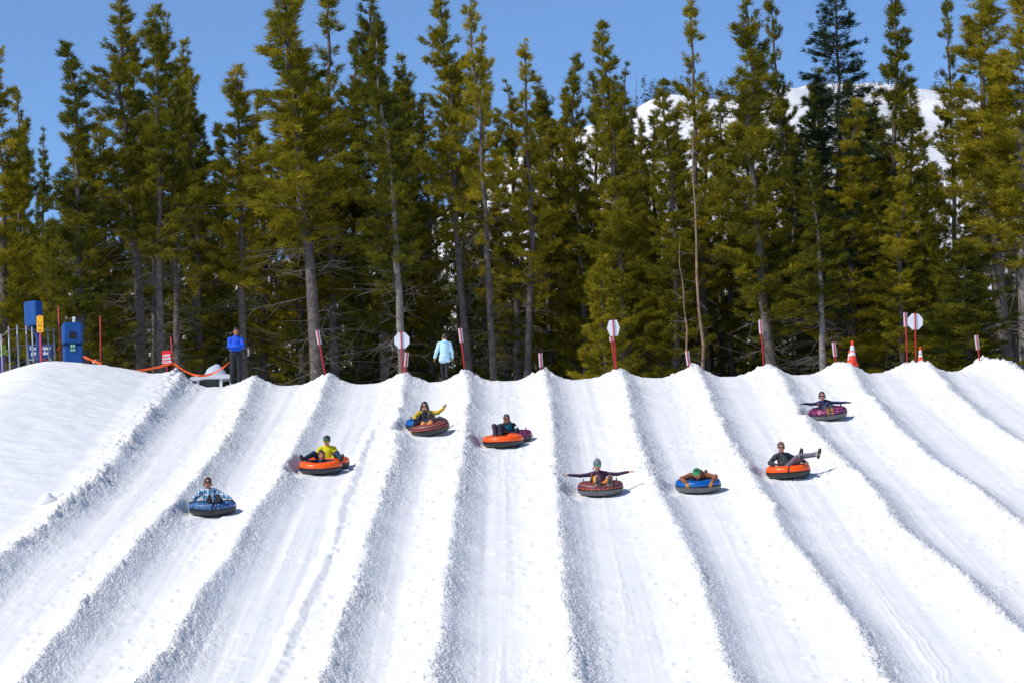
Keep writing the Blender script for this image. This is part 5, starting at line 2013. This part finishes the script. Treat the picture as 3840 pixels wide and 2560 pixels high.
# woman with yellow sleeves, behind; companion reclining in front
j = dict(pel=(.02, -.02, .18), ch=(.0, .05, .39), nk=(.0, .06, .54), hd=(.0, .02, .69), shL=(-.17, .05, .49), shR=(.17, .05, .49), elL=(-.30, -.18, .40), elR=(.40, .0, .50), wrL=(-.26, -.38, .34), wrR=(.58, -.08, .64), hdL=(.1, -.9, -.3), hdR=(.55, -.2, .85), pnR=(0, -1, 0), curlR=8, thR=(-1, 0, 0),
         hipL=(-.09, -.06, .16), hipR=(.11, -.06, .16), knL=(-.20, -.40, .34), knR=(.14, -.42, .32), anL=(-.24, -.78, .33), anR=(.10, -.62, .20), toeL=(-.2, -.4, 1), toeR=(0, -.6, .8), soleL=(-.2, -1, -.3), soleR=(0, -1, -.4))
MUST = cloth('mustard_sleeves', srgb(205, 165, 12))
Person('dark-haired woman with yellow sleeves waving one arm on the blue tube', T3b, j, dict(jacket=MUST, vest=cloth('dark_navy_vest', srgb(26, 28, 48)), pants=cloth('dark_navy_trousers', srgb(20, 22, 36)), hair=('long', HAIR_DK), glasses=LENS, smile=True, head=(2, -2, 0), spread=.14, group='tube riders'))
j = dict(pel=(.0, .06, .17), ch=(.04, .24, .25), nk=(.06, .32, .33), hd=(.09, .36, .40), shL=(-.13, .28, .31), shR=(.22, .28, .32), elL=(-.33, .12, .36), elR=(.34, .16, .37), wrL=(-.46, -.10, .34), wrR=(.47, .02, .34), hdL=(-.3, -.8, -.2), hdR=(.4, -.7, -.1), curlL=55, curlR=55,
         hipL=(-.1, .04, .16), hipR=(.09, .04, .16), knL=(-.17, -.20, .33), knR=(.06, -.20, .33), anL=(-.12, -.26, .14), anR=(.06, -.26, .14), toeL=(0, -1, .3), toeR=(0, -1, .3), soleL=(0, -.3, -1), soleR=(0, -.3, -1))
Person('dark-jacketed rider with orange trousers reclining in the tilted rainbow tube', T3, j, dict(jacket=cloth('charcoal_jacket', srgb(48, 46, 56)), pants=cloth('orange_trousers', srgb(236, 146, 74)), glove=GLOVE_BK, hair=('messy', HAIR_BR), head=(115, -12, 0), eyes=True, hood=True, group='tube riders'))

# woman in teal and black
j = dict(pel=(-.04, -.02, .20), ch=(-.08, -.12, .40), nk=(-.12, -.20, .54), hd=(-.13, -.26, .675), shL=(-.28, -.18, .49), shR=(.06, -.18, .49), elL=(-.34, -.36, .38), elR=(.17, -.34, .36), wrL=(-.22, -.56, .36), wrR=(.10, -.55, .30), hdL=(.5, -.6, .1), hdR=(-.2, -.8, -.4),
         hipL=(-.14, -.1, .16), hipR=(.0, -.1, .14), knL=(-.50, -.72, .54), knR=(-.34, -.72, .53), anL=(-.46, -1.06, .20), anR=(-.31, -1.04, .20), toeL=(0, -1, .15), toeR=(.1, -1, .15), soleL=(0, -.15, -1), soleR=(0, -.15, -1))
Person('woman in teal and black jacket with knees raised in linked orange tubes', T4b, j, dict(jacket=cloth('black_teal_yoke', srgb(24, 30, 40)), vest=cloth('teal_jacket', srgb(0, 116, 138)), sleeve=cloth('black_sleeve', srgb(32, 32, 42)), pants=cloth('dark_plum_trousers', srgb(38, 30, 48)), skin=SKIN_TAN, hair=('bun', HAIR_BR), glasses=LENS, head=(8, 4, 4), group='tube riders', hood=True,
       extra=[((.135, -.30, .40), (.05, .06, .08), 8), ((.15, -.36, .33), (.045, .05, .06), 8)]))

# purple rider, arms spread
j = dict(pel=(-.0, .12, .19), ch=(-.02, .20, .38), nk=(-.04, .22, .545), hd=(-.05, .19, .69), shL=(-.20, .21, .49), shR=(.15, .21, .49), elL=(-.50, .19, .47), elR=(.45, .18, .47), wrL=(-.80, .14, .51), wrR=(.74, .14, .52), hdL=(-1, -.05, .06), hdR=(1, -.05, .06), curlL=6, curlR=6, pnL=(0, -.4, -1), pnR=(0, -.4, -1))
j.update(legs_front(-.08, .23, zk=.42, yk=-.12, za=.33, ya=-.46, hx=.1, py=.08, toe=(0, -.1, 1), sole=(0, -1, -.05)))
PURP = cloth('purple_fleece', srgb(62, 34, 66))
Person('rider in purple top and grey beanie with both bare hands spread wide', T5, j, dict(jacket=PURP, pants=cloth('mustard_trousers', srgb(226, 150, 30)), boot=mat('dark_sneaker', (.02, .025, .03), rough=.7), sole=mat('brown_sole', srgb(112, 84, 72), rough=.8, bump=.6, bscale=60), rim=mat('white_sole_edge', (.75, .72, .70), rough=.5), hair=('sidebraid', HAIR_BL), hat=('beanie', cloth('grey_beanie', srgb(112, 124, 124))), glasses=mat('green_lens', srgb(20, 190, 130), rough=.1), smile=True, head=(3, -2, 2), spread=.11, arm=.9, group='tube riders', fsize=1.25))

# man lying face down
j = dict(pel=(.10, .46, .34), ch=(.03, .02, .38), nk=(.0, -.16, .44), hd=(-.04, -.30, .455), shL=(-.20, -.10, .42), shR=(.21, -.10, .42), elL=(-.44, -.20, .36), elR=(.44, -.20, .36), wrL=(-.35, -.46, .29), wrR=(.33, -.47, .28), hdL=(.22, -.45, -.62), hdR=(-.35, -.45, -.55), pnL=(.2, .8, -.5), pnR=(-.2, .8, -.5), curlL=22, curlR=22, thL=(1, 0, 0), thR=(-1, 0, 0),
         hipL=(.0, .52, .32), hipR=(.2, .52, .32), knL=(.0, .92, .22), knR=(.24, .90, .22), anL=(.0, 1.25, .12), anR=(.29, .98, .27), toeL=(0, .6, -.4), toeR=(0, .8, .55), soleL=(0, .5, .8), soleR=(0, .4, 1))
BRN = cloth('brown_canvas_jacket', srgb(140, 84, 52))
Person('man in brown jacket and green cap lying face down on the blue tube', T6, j, dict(jacket=BRN, pants=cloth('dark_grey_trousers', srgb(44, 44, 52)), glove=mat('tan_leather_glove', srgb(190, 128, 52), rough=.7), gauntlet=True, hair=('short', HAIR_BR), hat=('cap', cloth('green_cap', srgb(0, 150, 96))), badge=mat('cap_patch', srgb(96, 62, 60), rough=.7), glasses=mat('gold_lens', srgb(240, 176, 10), rough=.08), lens=(.036, .012, .022), head=(-14, 12, -8), hood=True, hem=1, group='tube riders', hsize=1.18,
       extra=[((.45, -.16, .40), (.055, .075, .045), 6)]))

# man with raised legs
j = dict(pel=(.0, .08, .20), ch=(-.08, .16, .42), nk=(-.125, .17, .60), hd=(-.13, .13, .765), shL=(-.29, .14, .545), shR=(.03, .22, .545), elL=(-.47, .0, .40), elR=(.28, .22, .42), wrL=(-.33, -.22, .345), wrR=(.47, .10, .36), hdL=(.3, -.75, -.25), hdR=(.5, -.5, -.2), curlL=40, curlR=50,
         hipL=(-.04, .0, .20), hipR=(.12, .08, .22), knL=(.20, -.22, .49), knR=(.40, -.06, .52), anL=(.31, -.52, .60), anR=(.77, -.20, .55), toeL=(.08, -.12, 1), toeR=(.22, -.25, 1), soleL=(.05, -1, -.12), soleR=(.55, -.8, -.15))
Person('man in grey camouflage jacket lifting both legs to one side', T7 @ Matrix.Rotation(math.radians(12), 4, 'Z'), j, dict(jacket=CAMO, pants=cloth('grey_lilac_trousers', srgb(104, 98, 110)), boot=mat('beige_boot', srgb(150, 142, 126), rough=.7), sole=SOLE_BK, hair=('short', HAIR_BL), glasses=LENS, head=(4, 4, 2), hood=True, group='tube riders', fsize=1.15))

# navy rider, arms spread
j = dict(pel=(.0, .12, .17), ch=(-.04, .20, .35), nk=(-.09, .22, .50), hd=(-.105, .19, .645), shL=(-.24, .21, .445), shR=(.09, .21, .44), elL=(-.48, .17, .45), elR=(.37, .17, .41), wrL=(-.66, .10, .50), wrR=(.62, .12, .40), hdL=(-1, -.1, .05), hdR=(1, -.05, -.06), curlL=10, curlR=10)
j.update(legs_front(-.045, .075, zk=.36, yk=-.14, za=.22, ya=-.50, toe=(0, -.15, 1), sole=(0, -1, -.1), py=.08))
Person('long-haired rider in navy jacket and dark gloves with arms spread, highest tube', T8, j, dict(jacket=cloth('navy_blue_jacket', srgb(14, 34, 78)), pants=cloth('slate_trousers', srgb(58, 60, 68)), glove=GLOVE_BK, boot=BOOT_BK, sole=mat('tan_sole', srgb(168, 118, 66), rough=.8, bump=.6, bscale=50), hair=('straight', HAIR_BR), glasses=LENS, head=(2, -2, 0), arm=.85, spread=.1, group='tube riders', fsize=1.02,
       extra=[((-.235, .135, .43), (.05, .035, .04), 6), ((.03, .12, .44), (.04, .03, .04), 6)]))


# standing figures --------------------------------------------------------
def standing(h=1.8):
    return dict(pel=(0, 0, .96), ch=(0, .01, 1.28), nk=(0, .02, 1.48), hd=(0, -.01, 1.63), shL=(-.19, .01, 1.41), shR=(.19, .01, 1.41), hipL=(-.09, 0, .92), hipR=(.09, 0, .92), knL=(-.11, -.02, .50), knR=(.11, -.02, .50), anL=(-.12, .01, .11), anR=(.12, .01, .11), toeL=(-.15, -1, 0), toeR=(.2, -1, 0), soleL=(0, 0, -1), soleR=(0, 0, -1))


p = at(884, 1436, YC + 0.25)
p.z = ground_z(p.x, p.y)
sc_ = (at(884, 1233, YC + .25).z - p.z) / 1.75
j = standing()
j.update(elL=(-.215, -.11, 1.16), elR=(.215, -.11, 1.16), wrL=(.04, -.26, 1.17), wrR=(-.02, -.21, 1.245), hdL=(1, .25, .1), hdR=(-1, .25, -.1), pnL=(0, 1, 0), pnR=(0, 1, 0), thL=(0, 0, 1), thR=(0, 0, 1))
Person('attendant in bright blue top and black trousers standing with folded arms', Matrix.Translation(p) @ Matrix.Rotation(math.radians(8), 4, 'Z') @ Matrix.Scale(sc_, 4), j, dict(jacket=cloth('bright_blue_top', srgb(16, 82, 205)), pants=cloth('black_ski_trousers', (.014, .014, .016)), skin=SKIN_TAN, hair=('short', HAIR_DK), eyes=True, group='people standing at the crest',
       head=(10, 4, 0), bulk=1.05, leg=1.12, hscale=1.05, arm=1.05, glove=cloth('bright_blue_top', srgb(16, 82, 205))))
p = at(1668, 1436, YC + 0.9)
p.z = ground_z(p.x, p.y)
sc_ = (at(1668, 1256, YC + .9).z - p.z) / 1.75
j = standing()
j.update(elL=(-.27, .03, 1.13), elR=(.30, .05, 1.13), wrL=(-.30, -.06, .90), wrR=(.37, -.02, .90), hdL=(0, -.2, -1), hdR=(.25, -.1, -1), pnL=(1, 0, 0), pnR=(-1, 0, 0), anL=(-.06, .12, .12), anR=(.06, -.12, .11), knL=(-.08, .0, .50), knR=(.08, -.10, .50))
Person('walker seen from behind in pale blue hooded jacket and black trousers', Matrix.Translation(p) @ Matrix.Rotation(math.pi + .1, 4, 'Z') @ Matrix.Diagonal((-sc_, sc_, sc_, 1)) if False else Matrix.Translation(p) @ Matrix.Rotation(math.pi + .1, 4, 'Z') @ Matrix.Scale(sc_, 4), j, dict(jacket=cloth('pale_blue_jacket', srgb(192, 230, 244), vary=.06), pants=cloth('black_walk_trousers', (.014, .014, .016)), hair=('bun', HAIR_BR), hood=True, skirt=True, hem=1, bulk=1.22, arm=1.35, eyes=True, group='people standing at the crest', head=(10, 6, 0)))
p = at_ground(2, YC + 2.4)
j = standing()
j.update(elL=(-.25, .0, 1.13), elR=(.25, -.05, 1.13), wrL=(-.20, -.2, 1.0), wrR=(.22, -.25, 1.05))
sc_ = (at(5, 1262, YC + 2.4).z - p.z) / 1.78
Person('person in black helmet and yellow-green jacket cut by the left edge', Matrix.Translation(p) @ Matrix.Rotation(math.radians(60), 4, 'Z') @ Matrix.Scale(max(.75, sc_), 4), j, dict(jacket=cloth('yellow_green_jacket', srgb(150, 170, 20)), pants=cloth('purple_trousers', srgb(96, 60, 150)), glove=GLOVE_BK, hair=('short', HAIR_DK), hat=('helmet', mat('black_helmet', (.012, .012, .014), rough=.35)), eyes=True, group='people standing at the crest'))
